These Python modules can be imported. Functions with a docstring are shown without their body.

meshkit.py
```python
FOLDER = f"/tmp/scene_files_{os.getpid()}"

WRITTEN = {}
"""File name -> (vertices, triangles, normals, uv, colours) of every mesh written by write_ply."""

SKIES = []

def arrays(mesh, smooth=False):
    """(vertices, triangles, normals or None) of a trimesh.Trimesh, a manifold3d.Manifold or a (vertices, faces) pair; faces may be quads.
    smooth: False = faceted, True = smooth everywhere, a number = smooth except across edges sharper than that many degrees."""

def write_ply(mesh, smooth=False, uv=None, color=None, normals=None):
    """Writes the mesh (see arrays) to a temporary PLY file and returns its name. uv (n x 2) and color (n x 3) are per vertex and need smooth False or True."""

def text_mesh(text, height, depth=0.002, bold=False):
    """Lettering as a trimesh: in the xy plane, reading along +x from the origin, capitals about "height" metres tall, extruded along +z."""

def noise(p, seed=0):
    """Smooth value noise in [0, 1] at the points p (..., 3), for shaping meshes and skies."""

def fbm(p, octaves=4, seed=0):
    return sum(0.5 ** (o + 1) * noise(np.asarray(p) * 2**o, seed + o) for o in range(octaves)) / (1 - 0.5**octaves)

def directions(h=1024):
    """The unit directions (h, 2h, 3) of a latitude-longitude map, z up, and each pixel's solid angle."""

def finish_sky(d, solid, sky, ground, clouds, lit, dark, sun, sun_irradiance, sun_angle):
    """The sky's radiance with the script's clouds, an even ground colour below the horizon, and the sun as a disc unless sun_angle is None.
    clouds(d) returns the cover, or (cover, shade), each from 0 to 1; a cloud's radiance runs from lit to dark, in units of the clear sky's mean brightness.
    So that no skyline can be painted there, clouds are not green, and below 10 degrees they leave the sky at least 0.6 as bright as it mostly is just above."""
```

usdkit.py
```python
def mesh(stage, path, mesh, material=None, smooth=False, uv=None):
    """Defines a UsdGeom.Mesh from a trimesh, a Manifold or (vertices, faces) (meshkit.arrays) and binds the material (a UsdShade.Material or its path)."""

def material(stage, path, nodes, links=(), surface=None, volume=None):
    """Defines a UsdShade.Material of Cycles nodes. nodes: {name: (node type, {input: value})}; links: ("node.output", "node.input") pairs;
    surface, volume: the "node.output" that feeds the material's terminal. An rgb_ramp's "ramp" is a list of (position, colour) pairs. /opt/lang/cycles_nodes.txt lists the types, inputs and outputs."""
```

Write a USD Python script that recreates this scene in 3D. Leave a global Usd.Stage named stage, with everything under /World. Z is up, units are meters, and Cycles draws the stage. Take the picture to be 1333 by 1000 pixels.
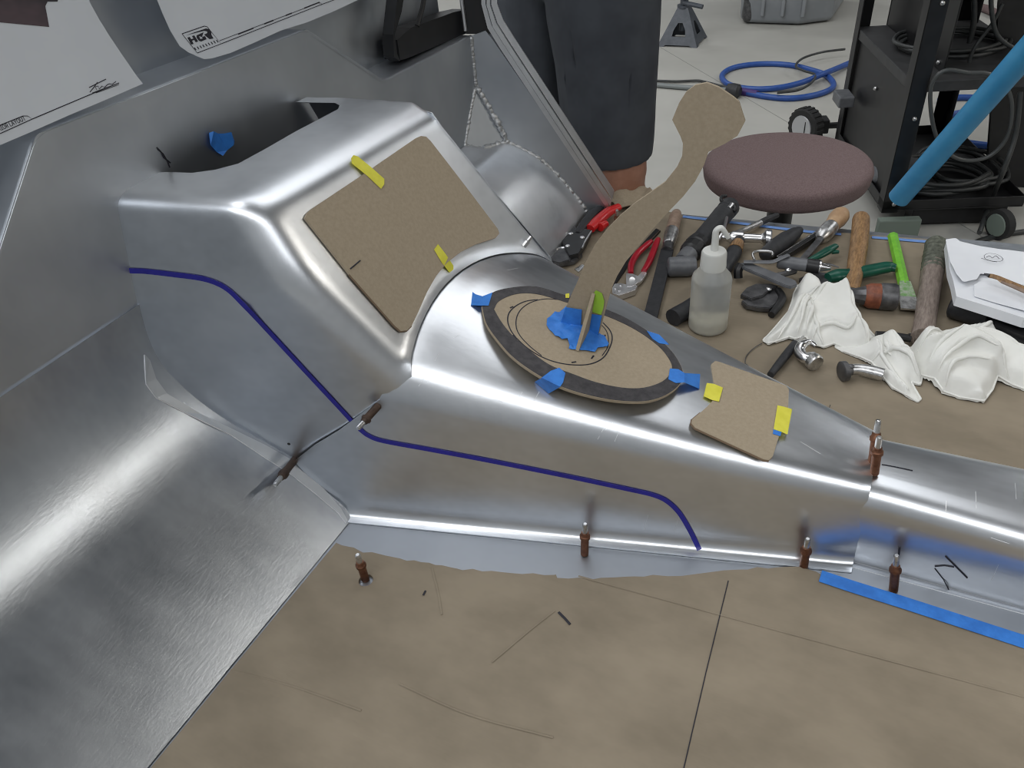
import math, random
import numpy as np, trimesh, manifold3d as m3, shapely
from shapely.geometry import Polygon, Point, LineString
from scipy.spatial import Delaunay
from pxr import Usd, UsdGeom, UsdLux, UsdShade, Gf, Sdf
import usdkit, meshkit

stage = Usd.Stage.CreateInMemory()
UsdGeom.SetStageUpAxis(stage, 'Z'); UsdGeom.SetStageMetersPerUnit(stage, 1.0)
UsdGeom.Xform.Define(stage, '/World'); UsdGeom.Scope.Define(stage, '/World/Looks')
rng = np.random.default_rng(7); random.seed(7)
A_ = np.array

# ------------------------------------------------------------------ camera (x = towards the car's tail, y = towards its right door, z up; floor pan at z = 0)
PITCH, ROLL, YAW = math.radians(38), math.radians(6), math.radians(29.5)
EYE = A_([.528, -.474, .72])
def _yaw(v):
    c, s = math.cos(YAW), math.sin(YAW)
    return A_([c*v[0]-s*v[1], s*v[0]+c*v[1], v[2]])
FW = _yaw((0, math.cos(PITCH), -math.sin(PITCH))); _r0 = _yaw((1, 0, 0)); _u0 = np.cross(_r0, FW)
RT = math.cos(ROLL)*_r0-math.sin(ROLL)*_u0; UP = math.cos(ROLL)*_u0+math.sin(ROLL)*_r0
cam = UsdGeom.Camera.Define(stage, '/World/camera')
cam.AddTransformOp().Set(Gf.Matrix4d(*RT, 0, *UP, 0, *(-FW), 0, *EYE, 1))
cam.CreateHorizontalApertureAttr(36.0); cam.CreateVerticalApertureAttr(27.0); cam.CreateFocalLengthAttr(36.0*1000/1333)
cam.CreateClippingRangeAttr(Gf.Vec2f(.05, 100)); cam.CreateExposureAttr(0.2)
cam.CreateFStopAttr(0.0)

# ------------------------------------------------------------------ the shop's ceiling lamps and a weak even fill
SHOP = -.47                                                          # level of the shop floor
def lamp(name, x, y, sx, sy, z, power, color=(.97, .985, 1)):
    r = UsdLux.RectLight.Define(stage, '/World/'+name); r.CreateWidthAttr(sx); r.CreateHeightAttr(sy)
    r.CreateIntensityAttr(power); r.CreateColorAttr(Gf.Vec3f(*color)); r.AddTranslateOp().Set(Gf.Vec3d(x, y, z))
COOL, WARM = (.97, .985, 1), (1, .94, .84)
for i, (lx, ly, lz, sx, sy, pw, cl) in enumerate(((-3.6, -2.6, 3.35, 2.3, 1.2, 5, COOL), (-1.2, -2.6, 3.35, 2.3, 1.2, 5, COOL), (1.2, -2.6, 3.35, 2.3, 1.2, 5, COOL), (3.6, -2.6, 3.35, 2.3, 1.2, 5, COOL),
                                                  (-3.6, 1.9, 3.35, 2.3, 2.6, 1.6, COOL), (-1.5, 1.9, 3.35, 1.9, 2.6, 1.7, COOL), (.3, 1.9, 3.35, 1.5, 2.6, 1.7, COOL), (-3.6, 5.6, 3.35, 2.3, .6, 10, COOL), (3.6, 5.6, 3.35, 2.3, .6, 10, COOL), (-1.6, -.4, 3.35, 2.3, 1.4, 4, COOL), (5.7, 1.9, 3.35, .45, 2.3, 23, WARM))):
    lamp(f'ceiling_lamp_{i}', lx, ly, sx, sy, lz, pw, cl)

# ------------------------------------------------------------------ a picture point on a plane of the car
def ray(x, y): return FW+RT*(x-666.5)/1000-UP*(y-500)/1000
def PL(p, o, n):
    d = ray(*p); n = A_(n, float); return EYE+d*(((A_(o)-EYE)@n)/(d@n))
def Z(x, y, z=0.): return PL((x, y), (0, 0, z), (0, 0, 1))
def X(x, y, a): return PL((x, y), (a, 0, 0), (1, 0, 0))
def Y(x, y, a): return PL((x, y), (0, a, 0), (0, 1, 0))
def proj(P):
    v = A_(P)-EYE; return A_([666.5+1000*(v@RT)/(v@FW), 500-1000*(v@UP)/(v@FW)])
def height_at(base, py):
    """how high above base a vertical line reaches the picture row py"""
    lo, hi = 0., 2.
    for _ in range(40):
        mid = (lo+hi)/2
        if proj(base+A_([0, 0, mid]))[1] > py: lo = mid
        else: hi = mid
    return lo
def unit(v): v = A_(v, float); return v/np.linalg.norm(v)

# ------------------------------------------------------------------ mesh helpers
def cat(*ms): return trimesh.util.concatenate([tm(m) for m in ms])
def tm(m):
    if isinstance(m, trimesh.Trimesh): return m
    v, f, _ = meshkit.arrays(m); return trimesh.Trimesh(v, f, process=False)
def frame(a, b, up=(0, 0, 1)):
    a, b = A_(a, float), A_(b, float); x = unit(b-a); y = np.cross(up, x)
    if np.linalg.norm(y) < 1e-6: y = np.cross((0, 1, 0), x)
    y = unit(y); m = np.eye(4); m[:3, 0], m[:3, 1], m[:3, 2], m[:3, 3] = x, y, np.cross(x, y), a
    return m
def tf(m, M): m = tm(m).copy(); m.apply_transform(M); return m
def tube(pts, r, n=10, caps=True, dense=0, flat=1.0, up=None):
    p = A_(pts, float)
    if dense: p, r = spline(p, dense, r)
    r = np.broadcast_to(r, (len(p),)).astype(float)
    t = np.gradient(p, axis=0); t /= np.linalg.norm(t, axis=1, keepdims=True)+1e-12
    u = A_(up if up is not None else ((0, 0, 1) if abs(t[0][2]) < .9 else (1, 0, 0)), float)
    V = []
    for k in range(len(p)):
        a = np.cross(u, t[k])
        if np.linalg.norm(a) < 1e-3: a = np.cross((1, .3, 0), t[k])
        a = unit(a); b = np.cross(t[k], a)
        if up is None: u = b
        g = np.arange(n)*2*np.pi/n
        V.append(p[k]+r[k]*(np.cos(g)[:, None]*a+np.sin(g)[:, None]*b*flat))
    V = np.vstack(V); f = []
    for k in range(len(p)-1):
        for j in range(n):
            q = [k*n+j, k*n+(j+1) % n, (k+1)*n+(j+1) % n, (k+1)*n+j]; f += [[q[0], q[1], q[2]], [q[0], q[2], q[3]]]
    if caps:
        i0 = len(V); V = np.vstack([V, p[:1], p[-1:]])
        for j in range(n): f += [[i0, (j+1) % n, j], [i0+1, (len(p)-1)*n+j, (len(p)-1)*n+(j+1) % n]]
    return trimesh.Trimesh(V, A_(f), process=False)
def spline(p, n, r=None):
    """Catmull-Rom through the points"""
    p = A_(p, float); q = np.vstack([2*p[0]-p[1], p, 2*p[-1]-p[-2]]); out, rr = [], []
    rad = np.broadcast_to(0. if r is None else r, (len(p),)).astype(float)
    for i in range(len(p)-1):
        for s in np.linspace(0, 1, n, endpoint=False):
            a, b, c, d = q[i:i+4]
            out.append(.5*(2*b+(c-a)*s+(2*a-5*b+4*c-d)*s*s+(3*b-a-3*c+d)*s**3)); rr.append(rad[i]*(1-s)+rad[i+1]*s)
    out.append(p[-1]); rr.append(rad[-1])
    return (A_(out), A_(rr)) if r is not None else A_(out)
def lathe(prof, n=20, M=None):
    """(x, r) pairs turned about the local x axis"""
    V, f = [], []; g = np.arange(n)*2*np.pi/n
    for x, r in prof: V.append(np.c_[np.full(n, x), max(r, 1e-5)*np.cos(g), max(r, 1e-5)*np.sin(g)])
    for k in range(len(prof)-1):
        for j in range(n):
            a, b, c, d = k*n+j, k*n+(j+1) % n, (k+1)*n+(j+1) % n, (k+1)*n+j; f += [[a, c, b], [a, d, c]]
    V = np.vstack(V); i0 = len(V); V = np.vstack([V, [[prof[0][0], 0, 0], [prof[-1][0], 0, 0]]])
    for j in range(n): f += [[i0, j, (j+1) % n], [i0+1, (len(prof)-1)*n+(j+1) % n, (len(prof)-1)*n+j]]
    m = trimesh.Trimesh(V, A_(f), process=False)
    return m if M is None else tf(m, M)
def rbox(sx, sy, sz, r=.003, M=None, seg=8):
    """box with rounded edges, standing on z = 0, centred in x and y"""
    r = min(r, sx/2.01, sy/2.01, sz/2.01); s = m3.Manifold.sphere(r, seg)
    m = m3.Manifold.batch_hull([s.translate([i*(sx/2-r), j*(sy/2-r), r if k < 0 else sz-r]) for i in (-1, 1) for j in (-1, 1) for k in (-1, 1)])
    return tm(m) if M is None else tf(m, M)
def tri2d(poly, step, edge=None):
    """an even triangulation of a polygon: points and triangles"""
    if not isinstance(poly, Polygon): poly = Polygon(poly)
    poly = poly.buffer(0)
    edge = edge or step; pts = []
    for ring in [poly.exterior, *poly.interiors]:
        c = A_(ring.coords)[:-1]
        for a, b in zip(c, np.roll(c, -1, 0)):
            k = max(1, int(np.ceil(np.linalg.norm(b-a)/edge)))
            pts += [a+(b-a)*s/k for s in range(k)]
    x0, y0, x1, y1 = poly.bounds; inner = poly.buffer(-step*.55); grid = []
    h = step*.87
    for j, y in enumerate(np.arange(y0, y1, h)):
        for x in np.arange(x0+(j % 2)*step/2, x1, step): grid.append((x, y))
    if grid and not inner.is_empty:
        grid = A_(grid); grid = grid[shapely.contains_xy(inner, grid[:, 0], grid[:, 1])]
        pts = np.vstack([A_(pts), grid]) if len(grid) else A_(pts)
    pts = A_(pts); t = Delaunay(pts).simplices
    c = pts[t].mean(1); e = poly.buffer(1e-7); t = t[shapely.contains_xy(e, c[:, 0], c[:, 1])]
    a = pts[t]; s = (a[:, 1, 0]-a[:, 0, 0])*(a[:, 2, 1]-a[:, 0, 1])-(a[:, 1, 1]-a[:, 0, 1])*(a[:, 2, 0]-a[:, 0, 0])
    t = t[np.abs(s) > 1e-12]; s = s[np.abs(s) > 1e-12]; t[s < 0] = t[s < 0][:, ::-1]
    return pts, t
def solid(V, t, off):
    """a sheet given thickness: V is its upper face, V - off its lower one"""
    n = len(V); e = np.sort(np.vstack([t[:, [0, 1]], t[:, [1, 2]], t[:, [2, 0]]]), axis=1)
    d = np.vstack([t[:, [0, 1]], t[:, [1, 2]], t[:, [2, 0]]]); _, inv, cnt = np.unique(e, axis=0, return_inverse=True, return_counts=True)
    rim = d[cnt[inv.ravel()] == 1]
    f = np.vstack([t, t[:, ::-1]+n, np.c_[rim[:, 1], rim[:, 0], rim[:, 0]+n], np.c_[rim[:, 1], rim[:, 0]+n, rim[:, 1]+n]])
    return trimesh.Trimesh(np.vstack([V, V-off]), f, process=False)
def basis(n):
    n = unit(n); a = unit(np.cross((0, 0, 1), n)) if abs(n[2]) < .99 else A_([1., 0, 0]); return a, np.cross(n, a), n
def sheet(outline, n, t, step=None, h=None, round_=0., edge=None):
    """a plate cut along a 3-D outline lying in a plane with normal n; t thick below the outline; h(u, v, p) lifts it along n"""
    o = A_(outline, float); a, b, n = basis(n); c = o.mean(0); uv = np.c_[(o-c)@a, (o-c)@b]; lvl = ((o-c)@n).mean()
    pg = Polygon(uv).buffer(0)
    if round_: pg = pg.buffer(-round_).buffer(2*round_).buffer(-round_)
    if pg.geom_type != 'Polygon': pg = max(pg.geoms, key=lambda g: g.area)
    w = max(np.ptp(uv, axis=0)); P, T = tri2d(pg, step or w, edge or (step or w))
    V = c+P[:, :1]*a+P[:, 1:]*b+n*lvl
    if h is not None: V = V+np.asarray(h(P[:, 0], P[:, 1], V)).reshape(-1, 1)*n
    return solid(V, T, n*t)
def plate(px, z, t, round_=.002, **k):
    """a plate whose outline is seen at picture points px, top face at height z"""
    return sheet([Z(*p, z) for p in px], (0, 0, 1), t, round_=round_, edge=.01, **k)
def ribbon(pts, nrm, w, t=.0004):
    """a strip of tape w wide along points on a surface with normals nrm"""
    p = A_(pts, float); n = A_([unit(q) for q in np.broadcast_to(nrm, p.shape)]); d = np.gradient(p, axis=0)
    s = np.cross(n, d); s /= np.linalg.norm(s, axis=1, keepdims=True); V = np.vstack([p+s*w/2+n*t, p-s*w/2+n*t]); k = len(p)
    T = A_([[i, k+i, i+1] for i in range(k-1)]+[[i+1, k+i, k+i+1] for i in range(k-1)])
    return solid(V, T, np.vstack([n, n])*t)
def fbm(p, s, o=3):
    return np.asarray(meshkit.fbm(np.asarray(p, float)*s, octaves=o))

# ------------------------------------------------------------------ naming
GROUPS = {'sheet_holder': 'clecos holding the sheet metal', 'masking_tape': 'pieces of blue masking tape', 'painter_tape': 'yellow and green tape scraps', 'layout_tape': 'dark blue layout lines', 'rag': 'white rags on the far cardboard',
          'cable': 'cables and cords behind the car', 'panel_template': 'cardboard panel templates', 'design_drawing': 'drawings on the upper firewall', 'pencil': 'pencils on the papers', 'paper_sheet': 'loose sheets on the paper stack', 'metal_offcut': 'small metal offcuts', 'cardboard_sheet': 'floor cardboard sheets'}
def outward(m):
    m = tm(m)
    if m.volume < 0 and m.is_watertight: m = trimesh.Trimesh(m.vertices, m.faces[:, ::-1], process=False)
    return m
taken = {}
def numbered(parent, name):
    k = (parent, name); taken[k] = taken.get(k, -1)+1
    return f'{parent}/{name}' if not taken[k] else f'{parent}/{name}_{taken[k]:03d}'
class Caster:
    """where the ray through a picture point first meets a mesh"""
    def __init__(s, m): v, f = np.asarray(m.vertices), np.asarray(m.faces); s.a, s.e1, s.e2 = v[f[:, 0]], v[f[:, 1]]-v[f[:, 0]], v[f[:, 2]]-v[f[:, 0]]; s.n = np.cross(s.e1, s.e2); s.n /= np.linalg.norm(s.n, axis=1, keepdims=True)+1e-15
    def __call__(s, px, lift=0.):
        d = ray(*px); p = np.cross(d, s.e2); det = (s.e1*p).sum(1); det = np.where(np.abs(det) < 1e-14, 1e-14, det); t0 = EYE-s.a; u = (t0*p).sum(1)/det; q = np.cross(t0, s.e1); v = (q@d)/det; t = (s.e2*q).sum(1)/det
        ok = (u >= -1e-6) & (v >= -1e-6) & (u+v <= 1+1e-6) & (t > 0)
        if not ok.any(): return None, None
        k = np.flatnonzero(ok)[np.argmin(t[ok])]; n = s.n[k] if s.n[k]@d < 0 else -s.n[k]; return EYE+d*t[k]+n*lift, n
class Thing:
    def __init__(s, name, label, category, loc=(0, 0, 0), group=None, kind=None):
        group = group or GROUPS.get(name); s.loc = A_(loc, float); s.path = numbered('/World', name); s.x = UsdGeom.Xform.Define(stage, s.path)
        s.x.AddTranslateOp().Set(Gf.Vec3d(*s.loc)); s.prim = s.x.GetPrim()
        for k, v in (('label', label), ('category', category), ('group', group), ('kind', kind)):
            if v: s.prim.SetCustomDataByKey(k, v)
    def part(s, name, mesh, mat, smooth=35, label=None, parent=None, kind=None):
        m = outward(mesh); path = numbered(parent or s.path, name)
        g = usdkit.mesh(stage, path, trimesh.Trimesh(m.vertices-s.loc, m.faces, process=False), MAT[mat], smooth)
        for k, v in (('label', label), ('kind', kind)):
            if v: g.GetPrim().SetCustomDataByKey(k, v)
        return path
def one(name, label, category, mesh, mat, smooth=35, group=None, kind=None):
    group = group or GROUPS.get(name); m = outward(mesh); lo, hi = m.bounds; loc = A_([(lo[0]+hi[0])/2, (lo[1]+hi[1])/2, lo[2]])
    path = numbered('/World', name); g = usdkit.mesh(stage, path, trimesh.Trimesh(m.vertices-loc, m.faces, process=False), MAT[mat], smooth)
    UsdGeom.Xformable(g).AddTranslateOp().Set(Gf.Vec3d(*loc)); p = g.GetPrim()
    for k, v in (('label', label), ('category', category), ('group', group), ('kind', kind)):
        if v: p.SetCustomDataByKey(k, v)
    return p

# ------------------------------------------------------------------ materials
MAT = {}
def mat(name, c1, c2=None, rough=.5, metal=0., scale=30., stretch=(1, 1, 1), bump=0., bscale=None, bstretch=None, rough2=None, detail=4, lo=.35, hi=.65, **k):
    """colour drifting between c1 and c2 with a noise, roughness likewise, and a fine bump"""
    c2 = c2 or c1
    n = {'g': ('geometry', {}), 'm': ('mapping', {'scale': stretch}), 'n': ('noise_texture', {'scale': scale, 'detail': detail, 'roughness': .6}),
         'r': ('rgb_ramp', {'ramp': [(lo, c1), (hi, c2)]}), 'p': ('principled_bsdf', {'metallic': metal, 'roughness': rough, **k})}
    l = [('g.position', 'm.vector'), ('m.vector', 'n.vector'), ('n.fac', 'r.fac'), ('r.color', 'p.base_color')]
    if rough2 is not None:
        n['q'] = ('map_range', {'from_min': .3, 'from_max': .7, 'to_min': rough, 'to_max': rough2, 'clamp': True}); l += [('n.fac', 'q.value'), ('q.result', 'p.roughness')]
    if bump:
        n['m2'] = ('mapping', {'scale': bstretch or stretch}); n['n2'] = ('noise_texture', {'scale': bscale or scale*4, 'detail': 3, 'roughness': .6})
        n['b'] = ('bump', {'strength': bump, 'distance': .001}); l += [('g.position', 'm2.vector'), ('m2.vector', 'n2.vector'), ('n2.fac', 'b.height'), ('b.normal', 'p.normal')]
    MAT[name] = usdkit.material(stage, '/World/Looks/'+name, n, l, surface='p.BSDF')
def aluminium(name, c1, c2, rough, rough2, scale, stretch, aniso=.3, bump=.06, bs=(1, 1, 1)):
    mat(name, c1, c2, rough, 1., scale, stretch, bump, 220., bs, rough2, lo=.3, hi=.7, anisotropic=aniso)
aluminium('firewall_aluminium', (.43, .46, .50), (.56, .59, .625), .40, .52, 6., (1, 1.3, 1), bump=.07)
aluminium('pan_aluminium', (.31, .33, .36), (.38, .40, .43), .45, .55, 5., (1, 1.3, 1))
aluminium('toe_aluminium', (.38, .415, .465), (.49, .525, .575), .28, .345, 6., (1, 1.6, 1), bump=.08, bs=(1.5, .5, 1.5))
aluminium('cover_aluminium', (.67, .70, .74), (.76, .785, .82), .30, .40, 6., (1, 1, 1.3), bump=.07, bs=(1, 1, .15))
aluminium('tunnel_aluminium', (.67, .695, .73), (.75, .77, .80), .28, .36, 8., (.6, 1.5, 1), bump=.06, bs=(.12, 1, 1))
aluminium('bright_aluminium', (.70, .715, .735), (.78, .79, .81), .34, .42, 12., (1, 1, 1), bump=.06)
aluminium('weld_metal', (.42, .43, .44), (.62, .63, .64), .4, .6, 160., (1, 1, 1), bump=.5)
aluminium('satin_steel', (.66, .66, .67), (.76, .76, .77), .38, .5, 60., (1, 1, 1))
mat('bright_scratch', (.80, .81, .82), rough=.5, metal=.6)
mat('dark_gap', (.02, .02, .02), rough=.8)
mat('floor_card', (.195, .160, .113), (.268, .222, .160), .75, scale=7., stretch=(1, 1.6, 1), bump=.3, bscale=70., bstretch=(.12, 3.2, 1), detail=6)
mat('card_crease', (.27, .225, .165), (.30, .25, .185), .8, scale=90.)
mat('template_card', (.305, .25, .176), (.345, .285, .205), .85, scale=260., detail=4, bump=.05, bscale=500.)
mat('card_edge', (.16, .11, .07), rough=.9)
mat('black_marker', (.028, .026, .030), (.055, .052, .055), .6, scale=120., stretch=(1, 1, 1))
mat('ink', (.012, .012, .02), rough=.6)
mat('blue_tape', (.022, .15, .52), (.035, .21, .66), .6, scale=60., bump=.25, bscale=200.)
mat('navy_tape', (.014, .012, .20), (.018, .016, .25), .4, scale=60.)
mat('yellow_tape', (.62, .58, .045), (.70, .66, .07), .6, scale=60., bump=.2, bscale=250.)
mat('green_tape', (.25, .46, .03), (.30, .52, .05), .6, scale=60.)
mat('drawing_paper', (.56, .59, .63), (.59, .62, .66), .8, scale=8.)
mat('pale_blue_tape', (.12, .24, .55), (.16, .29, .60), .6, scale=60.)
mat('paper', (.70, .72, .76), (.75, .77, .80), .85, scale=8.)
mat('print_dark', (.02, .018, .025), (.09, .06, .07), .4, scale=9., stretch=(1, 1, 2))
mat('concrete', (.37, .365, .335), (.50, .495, .46), .65, scale=1.3, bump=.08, bscale=50., detail=8, lo=.25, hi=.75)
mat('joint', (.30, .30, .28), rough=.9)
mat('wall_paint', (.36, .37, .38), rough=.8)
mat('ceiling_paint', (.13, .133, .137), rough=.9)
mat('copper_body', (.14, .062, .038), (.24, .115, .07), .38, .85, scale=150., rough2=.6, bump=.2)
mat('brown_body', (.055, .036, .028), (.10, .066, .05), .45, .6, scale=120., rough2=.65, bump=.2)
mat('steel', (.50, .50, .50), (.64, .64, .64), .25, 1., scale=80., rough2=.42, bump=.08)
mat('chrome', (.70, .70, .71), rough=.24, metal=1.)
mat('dark_steel', (.09, .09, .095), (.17, .17, .175), .4, .8, scale=60., rough2=.55, bump=.15)
mat('black_rubber', (.016, .017, .02), (.03, .031, .035), .55, scale=90., bump=.15)
mat('shelf_paint', (.035, .036, .037), (.05, .05, .052), .5, scale=30.)
mat('black_paint', (.008, .008, .009), (.014, .014, .015), .42, scale=30.)
mat('grey_plastic', (.10, .105, .115), (.14, .145, .155), .42, scale=50., bump=.05)
mat('red_grip', (.50, .012, .014), (.58, .02, .02), .3, scale=30.)
mat('dark_red_grip', (.30, .006, .018), (.38, .012, .026), .28, scale=30.)
mat('green_grip', (.003, .055, .035), (.006, .085, .055), .32, scale=50.)
mat('lime_paint', (.13, .42, .02), (.20, .52, .04), .35, scale=60., bump=.08)
mat('green_worn', (.16, .36, .10), (.42, .45, .38), .45, .3, scale=130.)
mat('pale_wood', (.36, .22, .12), (.50, .34, .20), .55, scale=40., stretch=(1, 1, 1), bump=.1)
mat('brown_wood', (.16, .085, .035), (.34, .20, .09), .5, scale=55., stretch=(6, 1, 3), bump=.1)
mat('grey_wood', (.15, .115, .095), (.27, .22, .19), .6, scale=50., stretch=(6, 1, 3), bump=.12)
mat('file_wood', (.22, .15, .11), (.34, .25, .19), .55, scale=60., bump=.1)
mat('rusty_paint', (.13, .034, .016), (.25, .075, .035), .5, scale=90., bump=.2)
mat('camo_tape', (.05, .055, .04), (.14, .15, .115), .6, scale=120., bump=.4)
mat('cloth', (.72, .72, .68), (.78, .78, .745), .9, scale=20., bump=.12, bscale=900.)
mat('bottle_plastic', (.84, .86, .84), (.76, .78, .77), .30, scale=45., transmission_weight=.75, ior=1.3)
mat('cap_plastic', (.66, .67, .64), rough=.4)
mat('fluid', (.55, .50, .38), rough=.3)
mat('stool_fabric', (.145, .098, .098), (.195, .14, .138), .95, scale=300., bump=.35, bscale=500., bstretch=(1, 1, 1))
mat('shorts_cloth', (.038, .043, .053), (.055, .062, .074), .9, scale=14., bump=.25, bscale=30.)
mat('shirt_cloth', (.03, .03, .035), rough=.9)
mat('skin', (.30, .145, .095), (.36, .18, .12), .5, scale=40.)
mat('hair', (.02, .014, .01), rough=.6)
mat('shoe', (.03, .028, .026), rough=.5)
mat('blue_hose', (.022, .075, .30), (.03, .095, .36), .4, scale=20.)
mat('blue_pipe', (.035, .23, .45), (.05, .28, .51), .4, scale=12., stretch=(1, 1, 1))
mat('cable_rubber', (.03, .033, .033), (.05, .053, .053), .45, scale=20.)
mat('loop_cable', (.07, .075, .075), rough=.4)
mat('grey_cable', (.20, .22, .22), rough=.4)
mat('purple_tape', (.06, .03, .16), rough=.5)
mat('stand_paint', (.06, .07, .085), (.09, .10, .12), .45, scale=30.)
mat('grey_poly', (.22, .235, .25), (.30, .315, .33), .5, scale=4.)
mat('tyre', (.02, .02, .02), rough=.8)
mat('wheel_rim', (.55, .56, .58), rough=.35, metal=.6)
mat('brass_fitting', (.40, .34, .12), rough=.3, metal=1.)
mat('pad_green', (.17, .21, .18), rough=.7)
mat('red_plastic', (.45, .03, .02), rough=.4)

# ------------------------------------------------------------------ the shop
def struct(name, mesh, m, label):
    return one(name, label, name.split('_')[0], mesh, m, smooth=False, kind='structure')
def slab(x0, x1, y0, y1, z0, z1): return tf(trimesh.creation.box((x1-x0, y1-y0, z1-z0)), trimesh.transformations.translation_matrix(((x0+x1)/2, (y0+y1)/2, (z0+z1)/2)))
RX0, RX1, RY0, RY1, CEIL = -5.2, 7.2, -4.4, 7.4, 3.5
struct('floor', slab(RX0, RX1, RY0, RY1, SHOP-.1, SHOP), 'concrete', 'pale grey concrete shop floor with a saw-cut joint')
struct('ceiling', slab(RX0, RX1, RY0, RY1, CEIL, CEIL+.1), 'ceiling_paint', 'grey shop ceiling above the car')
struct('wall_front', slab(RX0-.1, RX0, RY0, RY1, SHOP, CEIL), 'wall_paint', 'grey shop wall ahead of the car')
struct('wall_rear', slab(RX1, RX1+.1, RY0, RY1, SHOP, CEIL), 'wall_paint', 'grey shop wall behind the car')
struct('wall_left', slab(RX0, RX1, RY0-.1, RY0, SHOP, CEIL), 'wall_paint', 'grey shop wall on the near side of the car')
struct('wall_right', slab(RX0, RX1, RY1, RY1+.1, SHOP, CEIL), 'wall_paint', 'grey shop wall on the far side of the car')
ja, jb = Z(862, 63, SHOP), Z(1035, 165, SHOP)
jd = unit(jb-ja); struct('trim_1', ribbon([ja-jd*1.0+A_([0, 0, .0003]), jb+jd*2.5+A_([0, 0, .0003])], (0, 0, 1), .0035, .0005), 'joint', 'thin dark saw-cut joint across the concrete floor')

# ------------------------------------------------------------------ car body: firewall, toe boards, floor pan, kick panel
UPX = (0, 0, 1)
body = Thing('car_body', 'bare welded aluminium car body tub with firewall, toe boards and floor pan', 'car body', (0, 0, 0))
FX = -.20                                                            # the firewall's plane
def arc(c, r, a0, a1, n=10): return [(c[0]+r*math.cos(a), c[1]+r*math.sin(a)) for a in np.linspace(math.radians(a0), math.radians(a1), n)]
def strip(profile, y0, y1, off=(0, 0), ny=2):
    """an (x, z) profile drawn out along y"""
    p = A_(profile, float); ys = np.linspace(y0, y1, ny); k = len(p)
    V = np.vstack([np.c_[p[:, 0], np.full(k, y), p[:, 1]] for y in ys])
    T = []
    for j in range(ny-1):
        for i in range(k-1):
            a, b, c, d = j*k+i, j*k+i+1, (j+1)*k+i+1, (j+1)*k+i; T += [[a, b, c], [a, c, d]]
    return solid(V, A_(T), A_([off[0], 0, off[1]]))
# left toe board: floor edge, 45 degree slope, rolled bend into the firewall
th0 = math.radians(136); xf, zf = -.127, .127*math.tan(math.radians(44)); R_t = (FX-xf)/(math.sin(th0)-1)   # flat slope, then one long roll up into the firewall
toe = [(0., 0.), (xf*.35, zf*.35), (xf*.7, zf*.7)]+[(xf+R_t*(math.sin(th0)-math.sin(a)), zf+R_t*(math.cos(a)-math.cos(th0))) for a in np.radians(np.linspace(136, 90, 24))]
toe = A_(toe)
bend = [tuple(toe[-1])]
body.part('toe_board', strip(toe, -.95, .40, (-.0025, -.001)), 'toe_aluminium', 40)
body.part('floor_pan', sheet([(0, -.95, 0), (1.9, -.95, 0), (1.9, 1.075, 0), (.66, .988, 0), (.164, .950, 0), (0, .945, 0)], (0, 0, 1), .003, edge=.3), 'pan_aluminium', False)
for y_ in (-.62, .92): body.part('chassis_rail', tf(rbox(1.9, .06, .09, .006), trimesh.transformations.translation_matrix((.95, y_-.01, -.094))), 'black_paint', False)
for x_, y_ in ((.25, -.63), (1.65, -.63), (.25, .91), (1.65, .91)): body.part('body_stand', tube([(x_, y_, SHOP), (x_, y_, SHOP+.012), (x_, y_, SHOP+.02), (x_, y_, -.094)], [.11, .105, .045, .035], 16), 'stand_paint')
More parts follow.
